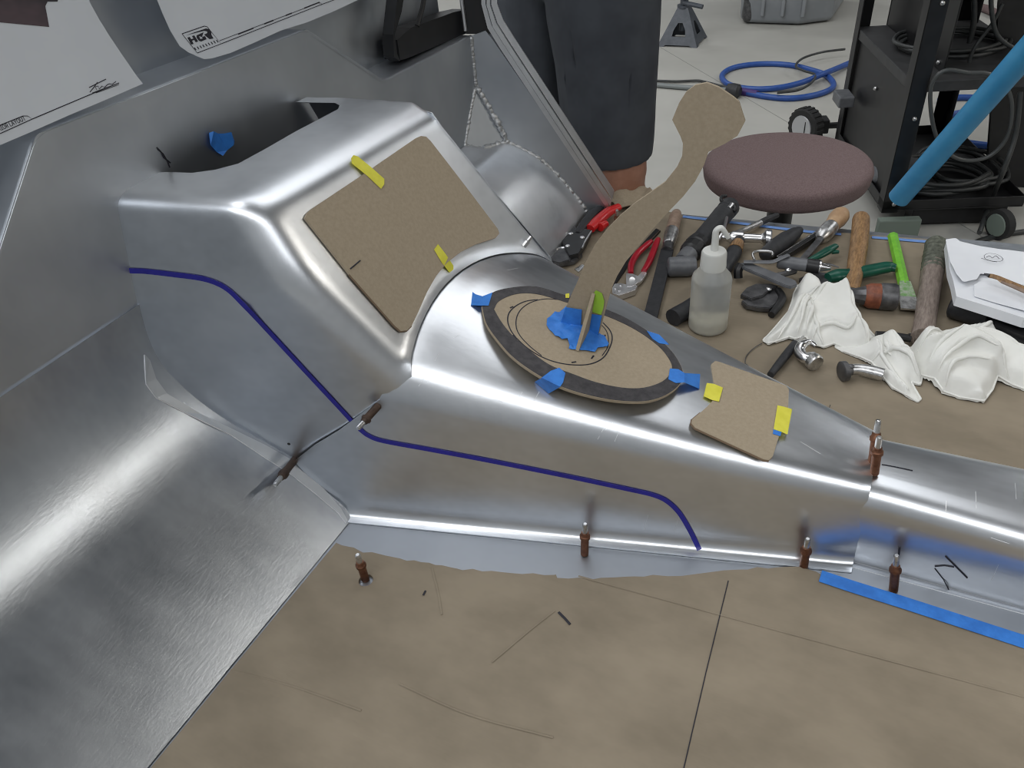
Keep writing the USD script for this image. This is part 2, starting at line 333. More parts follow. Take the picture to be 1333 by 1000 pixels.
# firewall sheet with its stepped outline
ztoe = float(bend[-1][1])
TL = [X(*p, FX) for p in ((0, 320), (47, 175), (400, 38), (500, 105), (613, 47))]
left = TL[0]+(TL[0]-TL[1])*1.9
kc = X(605, 190, FX)                                                  # where firewall, gusset and right toe board meet
gt = X(619, 112, FX)                                                  # top of the gusset
fo = [A_([FX, -.95, ztoe-.02]), A_([FX, -.95, left[2]]), left, TL[0], TL[1], TL[2], TL[3], TL[4], gt, kc, A_([FX, .40, .19]), A_([FX, .38, ztoe-.02])]
fo[1][2] = left[2]-.02
def on_toe(px, lift=.0):
    d = ray(*px)
    for (xa, za), (xb, zb) in zip(toe, toe[1:]):
        n_ = unit((zb-za, 0, -(xb-xa))); o_ = A_([xa, 0, za])+n_*lift; p_ = EYE+d*(((o_-EYE)@n_)/(d@n_))
        if min(za, zb)-1e-6 <= p_[2]-n_[2]*lift <= max(za, zb)+1e-6: return p_
    return X(*px, FX+lift)
pg = Polygon([(p[1], p[2]) for p in fo]); pg = pg.buffer(-.012).buffer(.012)
def fwsheet(pg, x, t): 
    P, T = tri2d(pg, 2., .05); V = np.c_[np.full(len(P), x), P]; return solid(V, T, A_([t, 0, 0]))
body.part('firewall', fwsheet(pg, FX, .0025), 'firewall_aluminium', False)
# rolled edge of the raised firewall panel, back to the upper wall
UX = -.262
edge = A_([p for p in spline(A_([left, TL[0]]), 2)]); 
path = LineString([(p[1], p[2]) for p in (left, TL[0], TL[1], TL[2], TL[3], TL[4])]).buffer(.0)
def rounded(pts, r, n=6):
    out = [A_(pts[0])]
    for a, b, c in zip(pts, pts[1:], pts[2:]):
        a, b, c = map(A_, (a, b, c)); p, q = b+unit(a-b)*r, b+unit(c-b)*r
        out += [(1-s)**2*p+2*s*(1-s)*b+s*s*q for s in np.linspace(0, 1, n)]
    return A_(out+[A_(pts[-1])])
ep = rounded([(p[1], p[2]) for p in (left, TL[0], TL[1], TL[2], TL[3], TL[4])], .014)
lip = []
for dx, up in ((.0006, -.003), (.0004, -.001), (-.001, .0003), (-.004, .0010), (-.03, .0015), (UX-FX, .002)):
    d = np.gradient(ep, axis=0); nn = np.c_[-d[:, 1], d[:, 0]]; nn /= np.linalg.norm(nn, axis=1, keepdims=True); e2 = ep+nn*up
    lip.append(np.c_[np.full(len(e2), FX+dx), e2])
V = np.vstack(lip); k = len(ep); T = []
for j in range(len(lip)-1):
    for i in range(k-1): a = j*k+i; T += [[a, a+1, a+k+1], [a, a+k+1, a+k]]
body.part('firewall_ledge', solid(V, A_(T)[:, ::-1], A_([0, 0, .002])), 'firewall_aluminium', 40)
body.part('upper_firewall', slab(UX-.003, UX, -1.1, .80, .2, .95), 'firewall_aluminium', False)
# right toe board: the same slope, rolled outwards into a round shoulder that dies into the kick panel
KF = Z(769, 287)                                                      # foot of the weld on the floor
G = gt
kn = unit(np.cross(G-KF, TL[4]-KF))                                   # the kick panel's plane
if kn[0] < 0: kn = -kn
KPL = lambda x, y: PL((x, y), KF, kn)
C6 = KPL(661, 187)
gn = unit(np.cross(K0_ - G, C6-G)) if (K0_ := kc) is not None else None
GPL = lambda x, y: PL((x, y), G, gn)
weld_low = [KF, KPL(759, 270), KPL(737, 242), KPL(702, 208), C6, GPL(633, 193), kc]
wl = spline(A_(weld_low), 8)
wl = wl[np.unique(np.round(np.linspace(0, len(wl)-1, 40)).astype(int))]
nv, nu = len(wl), 30
y0 = .40
left_e = np.c_[np.linspace(0, FX, nv), np.full(nv, y0), np.linspace(0, .2, nv)]
U, Vv = np.meshgrid(np.linspace(0, 1, nu), np.linspace(0, 1, nv))
bot = A_([0, y0, 0])+np.linspace(0, 1, nu)[:, None]*(KF-A_([0, y0, 0])); top = A_([FX, y0, .2])+np.linspace(0, 1, nu)[:, None]*(kc-A_([FX, y0, .2]))
S = ((1-U)[..., None]*left_e[:, None]+U[..., None]*wl[:, None]+(1-Vv)[..., None]*bot[None]+Vv[..., None]*top[None]
     - ((1-U)*(1-Vv))[..., None]*bot[0]-(U*(1-Vv))[..., None]*bot[-1]-((1-U)*Vv)[..., None]*top[0]-(U*Vv)[..., None]*top[-1])
S = S+(np.sin(np.pi*np.clip(U, 0, 1))*np.sin(np.pi*Vv)*.022)[..., None]*unit((1, 0, 1))
T = A_([[[j*nu+i, j*nu+i+1, (j+1)*nu+i+1], [j*nu+i, (j+1)*nu+i+1, (j+1)*nu+i]] for j in range(nv-1) for i in range(nu-1)]).reshape(-1, 3)
body.part('toe_board', solid(S.reshape(-1, 3), T, A_([-.002, 0, -.002])), 'bright_aluminium', True)
# kick panel with its gusset
kp = [(613, 47), (619, 112), (661, 187), (702, 208), (737, 242), (759, 270), (769, 287), (791, 268), (640, 50), (632, 40)]
body.part('kick_panel', sheet([KPL(*p) for p in kp], kn, .0025, edge=.03), 'firewall_aluminium', False)
body.part('gusset_panel', sheet([G, kc, GPL(633, 193), C6], unit(gn if gn[0] > 0 else -gn), .002, edge=.03), 'firewall_aluminium', False)
# weld beads: rows of overlapping drops
def bead(pts, r, seed):
    r = r*1.35; g = np.random.default_rng(seed); p = spline(A_(pts, float), 14); L = np.r_[0, np.cumsum(np.linalg.norm(np.diff(p, axis=0), axis=1))]
    s = np.arange(0, L[-1], r*.4); q = np.c_[[np.interp(s, L, p[:, k]) for k in range(3)]].T
    return tube(q+g.normal(0, r*.10, q.shape), r*(.8+.2*g.uniform(-1, 1, len(q))), 8)
body.part('weld_bead', bead([TL[4], (TL[4]+G)/2, G], .0038, 1), 'weld_metal', 60, 'rough weld seam running down to the gusset')
body.part('weld_bead', bead([G, GPL(611, 150), kc], .0035, 2), 'weld_metal', 60)
body.part('weld_bead', bead([G, (G+C6)/2+A_([.002, 0, .002]), C6], .0055, 3), 'weld_metal', 60)
body.part('weld_bead', bead(wl[:nv-6:3], .0055, 4), 'weld_metal', 60)
body.part('weld_bead', bead(wl[-14:], .0028, 5), 'weld_metal', 60)
# door jamb: folded rail along the kick panel's outer edge, turning upright at the top
def jamb(inner, outer, lift, t=.002):
    a = [KPL(p[0]+.8, p[1])+kn*lift for p in inner]; b = [KPL(p[0]-.8, p[1])+kn*lift for p in outer]; k = len(a)
    V = np.vstack([a, b]); T = A_([[i, i+1, k+i+1] for i in range(k-1)]+[[i, k+i+1, k+i] for i in range(k-1)])
    e = np.cross(V[T[0, 1]]-V[T[0, 0]], V[T[0, 2]]-V[T[0, 0]])
    if e@kn < 0: T = T[:, ::-1]
    return solid(V, T, kn*t)
jl = [[(626, -30), (626, 5), (634, 36), (650, 62), (789, 271)], [(633, -30), (633, 5), (641, 33), (657, 58), (793, 265)], [(639, -30), (639, 5), (647, 29), (664, 56), (796, 258)], [(648, -30), (648, 4), (656, 25), (673, 52), (800, 247)]]
for a, b, lift in ((0, 1, .004), (1, 2, .013), (2, 3, .007)):
    body.part('door_jamb_flange', jamb(jl[a], jl[b], lift, lift*.9), 'bright_aluminium', False)
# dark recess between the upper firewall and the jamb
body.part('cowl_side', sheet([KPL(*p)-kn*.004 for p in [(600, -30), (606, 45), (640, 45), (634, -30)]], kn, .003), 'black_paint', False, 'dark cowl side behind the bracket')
body.part('cowl_post', tube([KPL(600, -30), KPL(601, 2), KPL(606, 40)], .0035, 6), 'bright_aluminium')
body.part('pen_scribble', cat(*[tube([X(*p, FX+.0006) for p in q], .0008, 5) for q in ([(204, 192), (209, 197), (213, 205), (217, 208), (222, 212)], [(205, 194), (212, 200), (218, 210), (221, 218)])]), 'ink')

# ------------------------------------------------------------------ bellhousing cover: four planes of bent sheet, rounded where they meet
J1 = Z(528, 495, .2); F0 = on_toe((385, 600))
Pc, Qc = Z(325, 265, .409), Z(555, 140, .409); Bc, Wc = X(150, 255, FX), X(195, 475, FX)
def plane(a, b, c, out):
    n = unit(np.cross(b-a, c-a)); n = n if n@A_(out) > 0 else -n
    return n, float(n@a)
PR = plane(Pc, Qc, J1, (1, 0, 1)); PS1 = plane(Bc, Wc, Pc, (0, -1, 0)); PS2 = plane(Wc, F0, J1, (0, -1, 0)); PD = plane(Bc, Pc, Qc, (0, 0, 1))
dB = unit((.62, -.55, .62)); eA, eB, _ = basis(dB)
def smin(a, b, k):
    h = np.clip(.5+.5*(b-a)/k, 0, 1); return b*(1-h)+a*h-k*h*(1-h)
def bell_h(V):
    """distance along dB from each point up to the rounded sheet"""
    h = [(c-V@n)/(n@dB) for n, c in (PR, PS1, PS2, PD)]
    return smin(smin(smin(h[1], h[2], .010), h[3], .028), h[0], .034)
def on_bell(px, lift=0.):
    """the picture point on the cover's faces"""
    d = ray(*px); t = max(((c-EYE@n)/(d@n), i) for i, (n, c) in enumerate((PR, PS1, PS2, PD)) if d@n < 0)
    return EYE+d*t[0]+(PR, PS1, PS2, PD)[t[1]][0]*lift, (PR, PS1, PS2, PD)[t[1]][0]

K1_, K2_ = Z(1133, 640, .11), Z(1145, 556, .11); J2 = Z(712, 332, .2) if False else PL((714, 334), Pc, PR[0])
B0, B1 = A_([0., .014, .0024]), A_([.579, .1665, .0024]); E0, E1 = A_([.11, .445, .0024]), A_([.579, .292, .0024])
def arch(b, c1, c2, e, crown, flange=.016, d=.036, low=.022, n=9):
    """a tunnel's cross-section: flange, flared foot, side, rounded edge, crowned top, far edge, far side"""
    def bez(p, c, q): return [(1-s)**2*p+2*s*(1-s)*c+s*s*q for s in np.linspace(0, 1, n)]
    o = unit(A_([b[0]-e[0], b[1]-e[1], 0])); up = A_([0, 0, 1.])
    tops = [c1+(c2-c1)*s+up*crown*4*s*(1-s) for s in np.linspace(0, 1, 25)]
    a1, a2 = unit(tops[2]-c1), unit(tops[-3]-c2); w = np.linalg.norm(c2-c1); d = min(d, w*.3)
    pts = [b+o*flange]+bez(b+o*low*.55, b, b+unit(c1-b)*low)+[b+(c1-b)*s for s in np.linspace(.25, .6, 6)]+bez(c1+unit(b-c1)*d, c1, c1+a1*d)
    pts += [p for s, p in zip(np.linspace(0, 1, 25), tops) if d*1.1 < s*w < w-d*1.1][:]
    mid = [p for s, p in zip(np.linspace(0, 1, 25), tops)]
    pts = [b+o*flange]+bez(b+o*low*.55, b, b+unit(c1-b)*low)+[b+unit(c1-b)*low+(c1+unit(b-c1)*d-b-unit(c1-b)*low)*s for s in np.linspace(0, 1, 7)[1:-1]]+bez(c1+unit(b-c1)*d, c1, c1+a1*d)
    q0, q1 = c1+a1*d, c2+a2*d
    pts += [q0+(q1-q0)*s+up*4*s*(1-s)*crown*(1-2.6*d/w) for s in np.linspace(0, 1, 16)[1:-1]]
    pts += bez(c2+a2*d, c2, c2+unit(e-c2)*d*.6)+[c2+unit(e-c2)*d*.6+(e-c2-unit(e-c2)*d*.6)*s for s in np.linspace(0, 1, 5)[1:]]+[e-o*flange]
    return A_(pts)
# sections along the straight lines of the sheet, from well ahead of the joint to its rear end
def lerp(a, b, t): return a+(b-a)*t
J2f = A_(J2)
t_lo = -.25
CROWN = lambda t: .004+.038*np.clip(1-t, 0, 1.0)**2.2
sec = lambda t: arch(lerp(B0, B1, t), lerp(J1, K1_, t), lerp(J2f, K2_, t), lerp(E0, E1, t), CROWN(t), d=lerp(.036, .030, max(t, 0)))
ts = np.linspace(t_lo, 1., 120); SS = A_([sec(t) for t in ts])                       # (t, s, 3)

def cross_PR(s):
    """where the tunnel's line s comes through the cover's rear plane"""
    f = SS[:, s]@PR[0]-PR[1]; k = int(np.argmax(f > 0)); k = max(k, 1); w = -f[k-1]/(f[k]-f[k-1]+1e-12); return SS[k-1, s]+(SS[k, s]-SS[k-1, s])*np.clip(w, 0, 1)
joint = [cross_PR(s) for s in range(19, 46)]
toe_gap = lambda p: on_bell(p)[0]
rim_px = [(190, 226), (215, 224), (250, 225), (280, 221), (310, 213), (345, 194), (385, 171), (425, 150), (440, 142), (442, 137), (436, 134), (385, 133)]
rim = [PL(p, Bc, PD[0]) for p in rim_px]
far = [PL(p, Bc, PD[0]) for p in ((398, 127), (440, 127), (500, 131), (536, 133))]+[PL(p, Pc, PR[0]) for p in ((552, 138), (562, 147), (575, 166))]
side = [X(150, 258, FX), X(157, 305, FX), X(172, 380, FX), X(188, 455, FX)]+[toe_gap(p) for p in ((190, 475), (200, 498), (216, 517), (262, 540), (300, 557), (345, 580), (372, 597), (384, 602))]
out3 = joint[::-1]+[toe_gap(p) for p in ((384, 602),)][:0]+[toe_gap((508, 511)), toe_gap((490, 527)), toe_gap((440, 560)), toe_gap((384, 602))]
outline = [*far, *joint[::-1], toe_gap((510, 509)), toe_gap((490, 526)), toe_gap((440, 562)), *side[::-1], *rim]
ouv = A_([(p@eA, p@eB) for p in outline]); P2, T2 = tri2d(Polygon(ouv).buffer(0), .0055, .005)
Vb = P2[:, :1]*eA+P2[:, 1:]*eB; Vb = Vb+bell_h(Vb)[:, None]*dB
jl2 = LineString([(p@eA, p@eB) for p in joint]); dj = shapely.distance(shapely.points(P2), jl2)
Vb = Vb+(.0035*np.clip(1-dj/.016, 0, 1)**2)[:, None]*dB
bell = Thing('bellhousing_cover', 'faceted brushed aluminium bellhousing cover standing against the firewall', 'sheet metal cover', (0, .1, .1))
bell.part('cover_sheet', solid(Vb, T2, dB*.0018), 'cover_aluminium', 50)
# its far side, down to the right toe board
fa = A_([PL(p, Pc, PR[0]) for p in ((562, 147), (575, 166), (640, 246), (716, 334))]); fb = fa.copy(); fb[:, 1] += .075; fb[:, 2] = np.maximum(-fb[:, 0], 0.)+.004; fb[0] = (FX+.01, fa[0, 1]+.10, .21); fb[1] = (FX+.04, fa[1, 1]+.09, .175)
dk = A_([PL(p, Bc, PD[0]) for p in ((398, 127), (500, 131))]); dk2 = A_([[FX+.002, dk[0, 1]+.09, .22], [FX+.002, dk[1, 1]+.13, .22]])
Af, Bf = np.vstack([dk, fa]), np.vstack([dk2, fb]); k = len(Af); T = A_([[i, k+i, i+1] for i in range(k-1)]+[[i+1, k+i, k+i+1] for i in range(k-1)])
bell.part('far_side_sheet', solid(np.vstack([Af, Bf]), T, A_([0, -.0015, 0])), 'cover_aluminium', 40)
hole = lambda px: on_bell(px, .0003)
def dot(px, r):
    p, n = hole(px); return sheet([p+r*(math.cos(a)*basis(n)[0]+math.sin(a)*basis(n)[1]) for a in np.linspace(0, 6.28, 12)[:-1]], n, .0005)
bell.part('rivet_hole', dot((376, 578), .002), 'dark_gap', False)
# turned flange that the cover rests on, along the toe board
fl_o = [(188, 462), (190, 500), (203, 518), (240, 537), (300, 566), (345, 596), (378, 617), (412, 644), (440, 668), (450, 681)]
fl_i = [(195, 470), (203, 494), (217, 513), (262, 540), (300, 558), (345, 580), (384, 602), (415, 630), (443, 662), (452, 678)]
wall_toe = lambda p: on_toe(p, .002)
fo_, fi_ = A_([wall_toe(p) for p in fl_o]), A_([wall_toe(p) for p in fl_i]); k = len(fo_)
Tf = A_([[i, i+1, k+i] for i in range(k-1)]+[[i+1, k+i+1, k+i] for i in range(k-1)])
body.part('cover_flange', solid(np.vstack([fo_, fi_]), Tf, -A_([.0012, 0, .0012])), 'firewall_aluminium', False, 'narrow turned flange between toe board and cover')
body.part('cover_flange_edge', tube(fo_, .0014, 6), 'bright_aluminium')

# ------------------------------------------------------------------ transmission tunnel and the driveshaft tunnel behind it
front = []
ncut = unit(np.cross(F0-J1, PS2[0])); ncut = ncut if ncut[0] > 0 else -ncut; CUT = (ncut, float(ncut@J1))
for s in range(SS.shape[1]):
    col = SS[:, s]
    # the cover's skin: where this line of the tunnel passes from inside the cover to outside it
    ins = np.max([col@n-c for n, c in ((PR,) if s >= 20 else (CUT,))], axis=0); toe_d = col[:, 2]-np.interp(-col[:, 0], -toe[:, 0], toe[:, 1], left=-.05, right=.4)-.002
    ok = (ins > -.004) & (toe_d > 0)
    i = int(np.argmax(ok)) if ok.any() else 0
    if ins[i] < 0 or i == 0: front.append(ts[i]); continue
    f = np.min([ins[i]+.004, toe_d[i]]); g = np.min([ins[i-1]+.004, toe_d[i-1]]); front.append(ts[i-1]+(ts[i]-ts[i-1])*(-g/(f-g+1e-9)))
front = A_(front); front[24:] -= .03; front[40:] = np.minimum(front[40:], -.12)
nt = 60; rows = []
for j in range(nt):
    tt = front+(1-front)*j/(nt-1)
    rows.append(A_([[np.interp(tt[s], ts, SS[:, s, q]) for q in range(3)] for s in range(len(front))]))
G3 = A_(rows); ns = G3.shape[1]
def grid_faces(nr, nc): return A_([[[j*nc+i, (j+1)*nc+i, (j+1)*nc+i+1], [j*nc+i, (j+1)*nc+i+1, j*nc+i+1]] for j in range(nr-1) for i in range(nc-1)]).reshape(-1, 3)
def skin(G3, t=.0018):
    V = G3.reshape(-1, 3); F = grid_faces(*G3.shape[:2]); n = trimesh.Trimesh(V, F, process=False).vertex_normals
    if n[len(n)//2][2] < 0: F = F[:, ::-1]; n = -n
    return solid(V, F, n*t)
tunnel = Thing('transmission_tunnel', 'tapering polished aluminium transmission tunnel between the two floor halves', 'sheet metal tunnel', (.3, .2, 0))
tunnel.part('tunnel_sheet', skin(G3), 'tunnel_aluminium', 50)
# plane of the near side and of the top, for things lying on them
NF = plane(B0, B1, K1_, (0, -1, 0)); cr0, cr1 = lerp(J1, J2f, .5), lerp(K1_, K2_, .5)
NT = plane(J1, K1_, lerp(J2f, K2_, .5), (0, 0, 1))
on_tunnel = Caster(skin(G3))
def on_top(px, lift=.001): return on_tunnel(px, lift)[0]
# the rear piece
D0, D1 = Z(1113, 738), Z(1333, 797)
ext = 1.55
tb0, tb1 = A_([.562, D0[1]+.008, 0]), A_([ext, D1[1]+.008+.01, 0])
tc0, tc1 = Z(1133, 645, .108), Z(1333, 703, .108); tdir = (tc1-tc0)/(tc1[0]-tc0[0]); tc1 = tc0+tdir*(ext-tc0[0]); tc0 = tc0-tdir*(tc0[0]-.562)
tf0, tf1 = Z(1147, 561, .108), Z(1333, 599, .108); fdir = (tf1-tf0)/(tf1[0]-tf0[0]); tf1 = tf0+fdir*(ext-tf0[0]); tf0 = tf0-fdir*(tf0[0]-.562)
te0, te1 = A_([.562, tf0[1]+.012, 0]), A_([ext, tf1[1]+.012, 0])
R3 = A_([arch(lerp(tb0, tb1, t)-A_([0, 0, 0]), lerp(tc0, tc1, t), lerp(tf0, tf1, t), lerp(te0, te1, t), .003, flange=.010, d=.032, low=.012) for t in np.linspace(0, 1, 30)])
tail = Thing('driveshaft_tunnel', 'straight aluminium driveshaft tunnel at the right edge with pen marks on its side', 'sheet metal tunnel', (.8, .2, 0))
R3[:, :, 2] -= .0022; R3[:, 0, 2] = .0006
tail.part('tunnel_sheet', skin(R3, .0016), 'tunnel_aluminium', 50)
nd = plane(tb0, tb1, tc1, (0, -1, 0))
on_tail = Caster(skin(R3, .0016))
def tmark(pts, r): return tube([on_tail(p, .0004)[0] for p in pts], r, 5)
for q_, r_ in (([(1231, 724), (1244, 737), (1259, 752)], .0009), ([(1217, 737), (1230, 736), (1242, 738)], .0007), ([(1217, 740), (1228, 754), (1236, 770)], .0006), ([(1171, 712), (1170, 722)], .0012)): tail.part('pen_mark', tmark(q_, r_), 'ink')
tail.part('pen_line', tmark([(1148, 605), (1165, 608), (1188, 613)], .0006), 'ink')

def scratch(thing, caster, marks):
    for (x, y, dx, dy) in marks:
        pts = [caster((x+dx*s, y+dy*s), .0001)[0] for s in (0, .5, 1)]
        if all(p is not None for p in pts): thing.part('scratch', tube(pts, .00026, 4, flat=.5), 'bright_scratch')
scratch(tunnel, on_tunnel, [(545, 503, 12, -20), (556, 498, 8, -12), (648, 520, 8, 5), (672, 524, 8, -14), (695, 522, 7, -12), (778, 572, 12, -22), (788, 560, 10, -10), (800, 575, 6, -14), (566, 470, 5, -9), (1042, 575, 26, 16), (590, 440, 8, -4), (660, 352, 14, -3), (838, 690, 6, -20), (878, 692, 7, -22)])
scratch(tail, on_tail, [(1320, 610, 3, 40), (1270, 640, 1, 22), (1232, 652, -1, 16), (1300, 735, -10, 22), (1290, 700, 24, 8)])


# ------------------------------------------------------------------ cardboard sheets on both floor halves
CT = .0045
left_px = [(436, 709), (462, 713), (495, 722), (520, 727), (548, 731), (576, 736), (604, 741), (640, 744), (680, 746), (722, 749), (726, 752), (770, 753), (812, 752), (850, 750), (905, 748), (960, 742), (1000, 739), (1040, 737), (1062, 744), (1075, 752), (1150, 775), (1240, 803), (1333, 834), (1420, 862)]
g = np.random.default_rng(3); jag = []
for a, b in zip(left_px, left_px[1:]):
    for s in np.linspace(0, 1, 4)[:-1]: jag.append((a[0]+(b[0]-a[0])*s+g.normal(0, .7)*(a[0] < 1060), a[1]+(b[1]-a[1])*s+g.normal(0, 1.0)*(a[0] < 1060)))
near = [Z(*p, CT) for p in jag+[left_px[-1]]]
c0 = Z(436, 709, CT); c1 = Z(196, 1000, CT); c2 = c0+(c1-c0)*1.55
loop = near+[A_([1.5, near[-1][1]+.005, CT]), A_([1.5, c2[1], CT]), c2, c1]
def wavy(u, v, V): return .0012*(meshkit.fbm(V*A_([4., 7, 1]), 3)-.5)*np.clip((V[:, 1]+.6)*4, 0, 1)
card1 = Thing('cardboard_sheet', 'large brown corrugated cardboard sheet covering the near floor, its edge cut roughly along the tunnel', 'cardboard', (.6, -.2, 0))
def card_sheet(loop, hole=None, h=wavy, step=.02):
    o = A_(loop); pg = Polygon(o[:, :2]).buffer(0)
    if hole is not None: pg = pg.difference(hole)
    P, T = tri2d(pg, step, step); V = np.c_[P, np.full(len(P), CT)]; V[:, 2] += h(None, None, V)
    return solid(V, T, A_([0, 0, .004]))
cb = Z(476, 757, 0.)
card1.part('sheet', card_sheet(loop, Point(cb[0]+.002, cb[1]-.001).buffer(.0085, 6)), 'floor_card', False)
def ink(thing, pts, r, name='ink_mark', z=CT+.0006, mat_='ink'): thing.part(name, tube([Z(x, y, z) for x, y in pts], r, 5, flat=.3), mat_)
ink(card1, [(948, 756), (919, 875), (890, 1000), (872, 1075)], .00055, 'pen_line')
ink(card1, [(727, 797), (735, 805), (742, 813)], .0016)
ink(card1, [(551, 775), (554, 769)], .0012)
for q in ([(753, 750), (900, 790), (1040, 828), (1333, 907), (1400, 925)], [(300, 872), (380, 893), (470, 925)], [(562, 738), (570, 770), (575, 800)], [(640, 862), (690, 820), (722, 795)], [(520, 890), (610, 930), (720, 960)]):
    card1.part('crease', tube(spline(A_([Z(x, y, CT+.0004) for x, y in q]), 6), .0011, 6, flat=.3), 'floor_card')
rp = [(700, 352), (770, 287), (791, 268), (801, 249), (806, 245), (818, 247), (833, 253), (848, 262), (862, 273), (891, 281), (960, 289), (1050, 300), (1100, 303), (1160, 308), (1245, 314), (1340, 324), (1440, 334)]
rl = [Z(*p, CT) for p in rp]
rl[0] = A_([.004, .47, CT]); rl[1] = A_([.004, rl[1][1]-.03, CT])
loop2 = rl+[A_([1.5, rl[-1][1], CT]), A_([1.5, .32, CT]), A_([.62, .322, CT]), A_([.12, .475, CT])]
card2 = Thing('cardboard_sheet', 'brown cardboard sheet under the tools, blue tape along its outer edge', 'cardboard', (.5, .7, 0))
card2.part('sheet', card_sheet(loop2, None, lambda u, v, V: .0008*(meshkit.fbm(V*A_([4., 7, 1]), 3)-.5)), 'floor_card', False)
ink(card2, [(1006, 482), (1020, 462), (1027, 452)], .0005, 'pen_line')
ink(card2, [(1076, 543), (1078, 535), (1081, 527)], .0005, 'pen_line')
# crumpled piece at the kick panel's foot
o = [Z(*p, .0) for p in ((790, 268), (800, 246), (812, 243), (834, 252), (862, 272), (840, 282), (806, 279))]
P, T = tri2d(Polygon(A_(o)[:, :2]), .008); V = np.c_[P, .0075+.030*meshkit.fbm(np.c_[P*32, P[:, :1]*0], 3)*np.clip((P[:, 1]-.86)*14, .1, 1)]
one('cardboard_scrap', 'crumpled torn brown cardboard scrap at the foot of the kick panel', 'cardboard', solid(V, T, A_([0, 0, .002])), 'template_card', 30)
def tape(name, label, pts, matname, t=.0004, category='tape', group=None):
    """a piece of tape: pts are 3-D corners (with a normal each), fanned from their middle"""
    V = A_([q[0] for q in pts]); N = A_([unit(q[1]) for q in pts]); F_ = [q[2] if len(q) > 2 else 'T' for q in pts]; nm = unit(N.mean(0)); a, b, _ = basis(nm); uv = np.c_[V@a, V@b]; out = []
    for grp_ in ('TR', 'SR'):
        ix = A_([k for k, f in enumerate(F_) if f in grp_])
        if len(ix) < 3: continue
        S_ = Delaunay(uv[ix]).simplices; pg = Polygon(uv[ix]).buffer(1e-6); c = uv[ix][S_].mean(1); S_ = S_[shapely.contains_xy(pg, c[:, 0], c[:, 1])]; out += [ix[q] for q in S_]
    T = A_([q if np.cross(V[q[1]]-V[q[0]], V[q[2]]-V[q[0]])@nm > 0 else q[::-1] for q in out])
    return one(name, label, category, solid(V+N*t, T, N*t), matname, 20, group)
zt = CT+.0012
bl = [Z(*p, zt) for p in ((1068, 750), (1110, 764), (1180, 786), (1260, 812), (1340, 838), (1430, 868))]
one('masking_tape', 'long strip of blue masking tape along the near cardboard at lower right', 'tape', ribbon(spline(A_(bl), 4), (0, 0, 1), .0165, .0005), 'blue_tape')
et = [Z(*p, zt) for p in ((889, 282), (960, 290.5), (1050, 301.5), (1095, 305))]
one('masking_tape', 'blue masking tape strip on the far cardboard edge below the round stool', 'tape', ribbon(spline(A_(et), 4), (0, 0, 1), .009, .0005), 'pale_blue_tape')
et = [Z(*p, zt) for p in ((1135, 309), (1190, 313.5), (1248, 318))]
one('masking_tape', 'blue masking tape strip on the far cardboard edge beside the green chisel', 'tape', ribbon(A_(et), (0, 0, 1), .009, .0005), 'pale_blue_tape')
sl = [Z(*p, .003) for p in ((1243, 313), (1330, 321), (1450, 333), (1450, 352), (1330, 340), (1243, 330))]
one('sill_plate', 'bare grey metal sill strip beyond the stacked papers', 'sill', sheet(A_(sl)+A_([0, 0, .004]), (0, 0, 1), .003), 'firewall_aluminium', False)

# ------------------------------------------------------------------ cardboard templates
ra_, rb_ = (lerp(cr0, cr1, t)+A_([0, 0, CROWN(t)]) for t in (.10, .74))
NTn = unit(np.cross(rb_-ra_, J2f-J1)); NTn = NTn if NTn[2] > 0 else -NTn    # the oval rests on the crown in front and on the flatter top behind
TOPP = ra_+NTn*.004
def top_plane(lift): return TOPP+NTn*lift, NTn
def TPP(px, lift): return PL(px, *top_plane(lift))
OL = .0035
ov_px = [(627, 399), (632, 388), (645, 379), (668, 374), (698, 373), (732, 383), (765, 394), (790, 403), (815, 414), (840, 429), (862, 445), (878, 462), (888, 480), (889, 493), (880, 506), (862, 517), (838, 523), (805, 522), (775, 517), (742, 508), (716, 497), (690, 482), (665, 463), (645, 440), (632, 420)]
in_px = [(643, 403), (650, 392), (672, 383), (698, 383), (728, 391), (768, 404), (800, 416), (828, 430), (850, 445), (864, 458), (874, 474), (873, 485), (862, 497), (838, 505), (810, 505), (776, 498), (745, 487), (715, 475), (690, 457), (668, 438), (653, 420)]
ov = spline(A_([TPP(p, OL) for p in ov_px+ov_px[:1]]), 4)[:-1]; inn = spline(A_([TPP(p, OL) for p in in_px+in_px[:1]]), 4)[:-1]
oval = Thing('oval_template', 'oval cardboard template with a thick black marker border lying on the tunnel', 'template', TPP((760, 448), OL))
oval.part('plate', sheet(ov, NTn, .0035), 'template_card', False)
a, b, n = basis(NTn); c = ov.mean(0); f2 = lambda q: np.c_[(q-c)@a, (q-c)@b]
ring = Polygon(f2(ov)).buffer(-.0006).difference(Polygon(f2(inn)))
P, T = tri2d(ring, .02, .004); oval.part('marker_border', solid(c+P[:, :1]*a+P[:, 1:]*b+n*.0005, T, n*.0004), 'black_marker', False)
def curve_on(pts, lift, r, closed=False, m=5): return tube(spline(A_([TPP(p, lift) for p in pts]), m), r, 5, flat=.25, up=NTn)
oval.part('pen_circle', curve_on([(705, 463), (690, 451), (677, 437), (672, 425), (673, 412), (680, 401), (693, 393), (712, 389), (735, 391)], OL+.0003, .00065), 'ink')
oval.part('pen_circle', curve_on([(672, 440), (665, 430), (661, 418), (663, 407), (672, 398), (685, 392), (700, 390)], OL+.0003, .0008), 'ink')
oval.part('pen_circle', curve_on([(672, 440), (685, 452), (702, 463), (722, 471), (745, 475), (768, 474), (785, 466), (794, 452), (797, 440), (794, 430), (785, 420)], OL+.0003, .0008), 'ink')
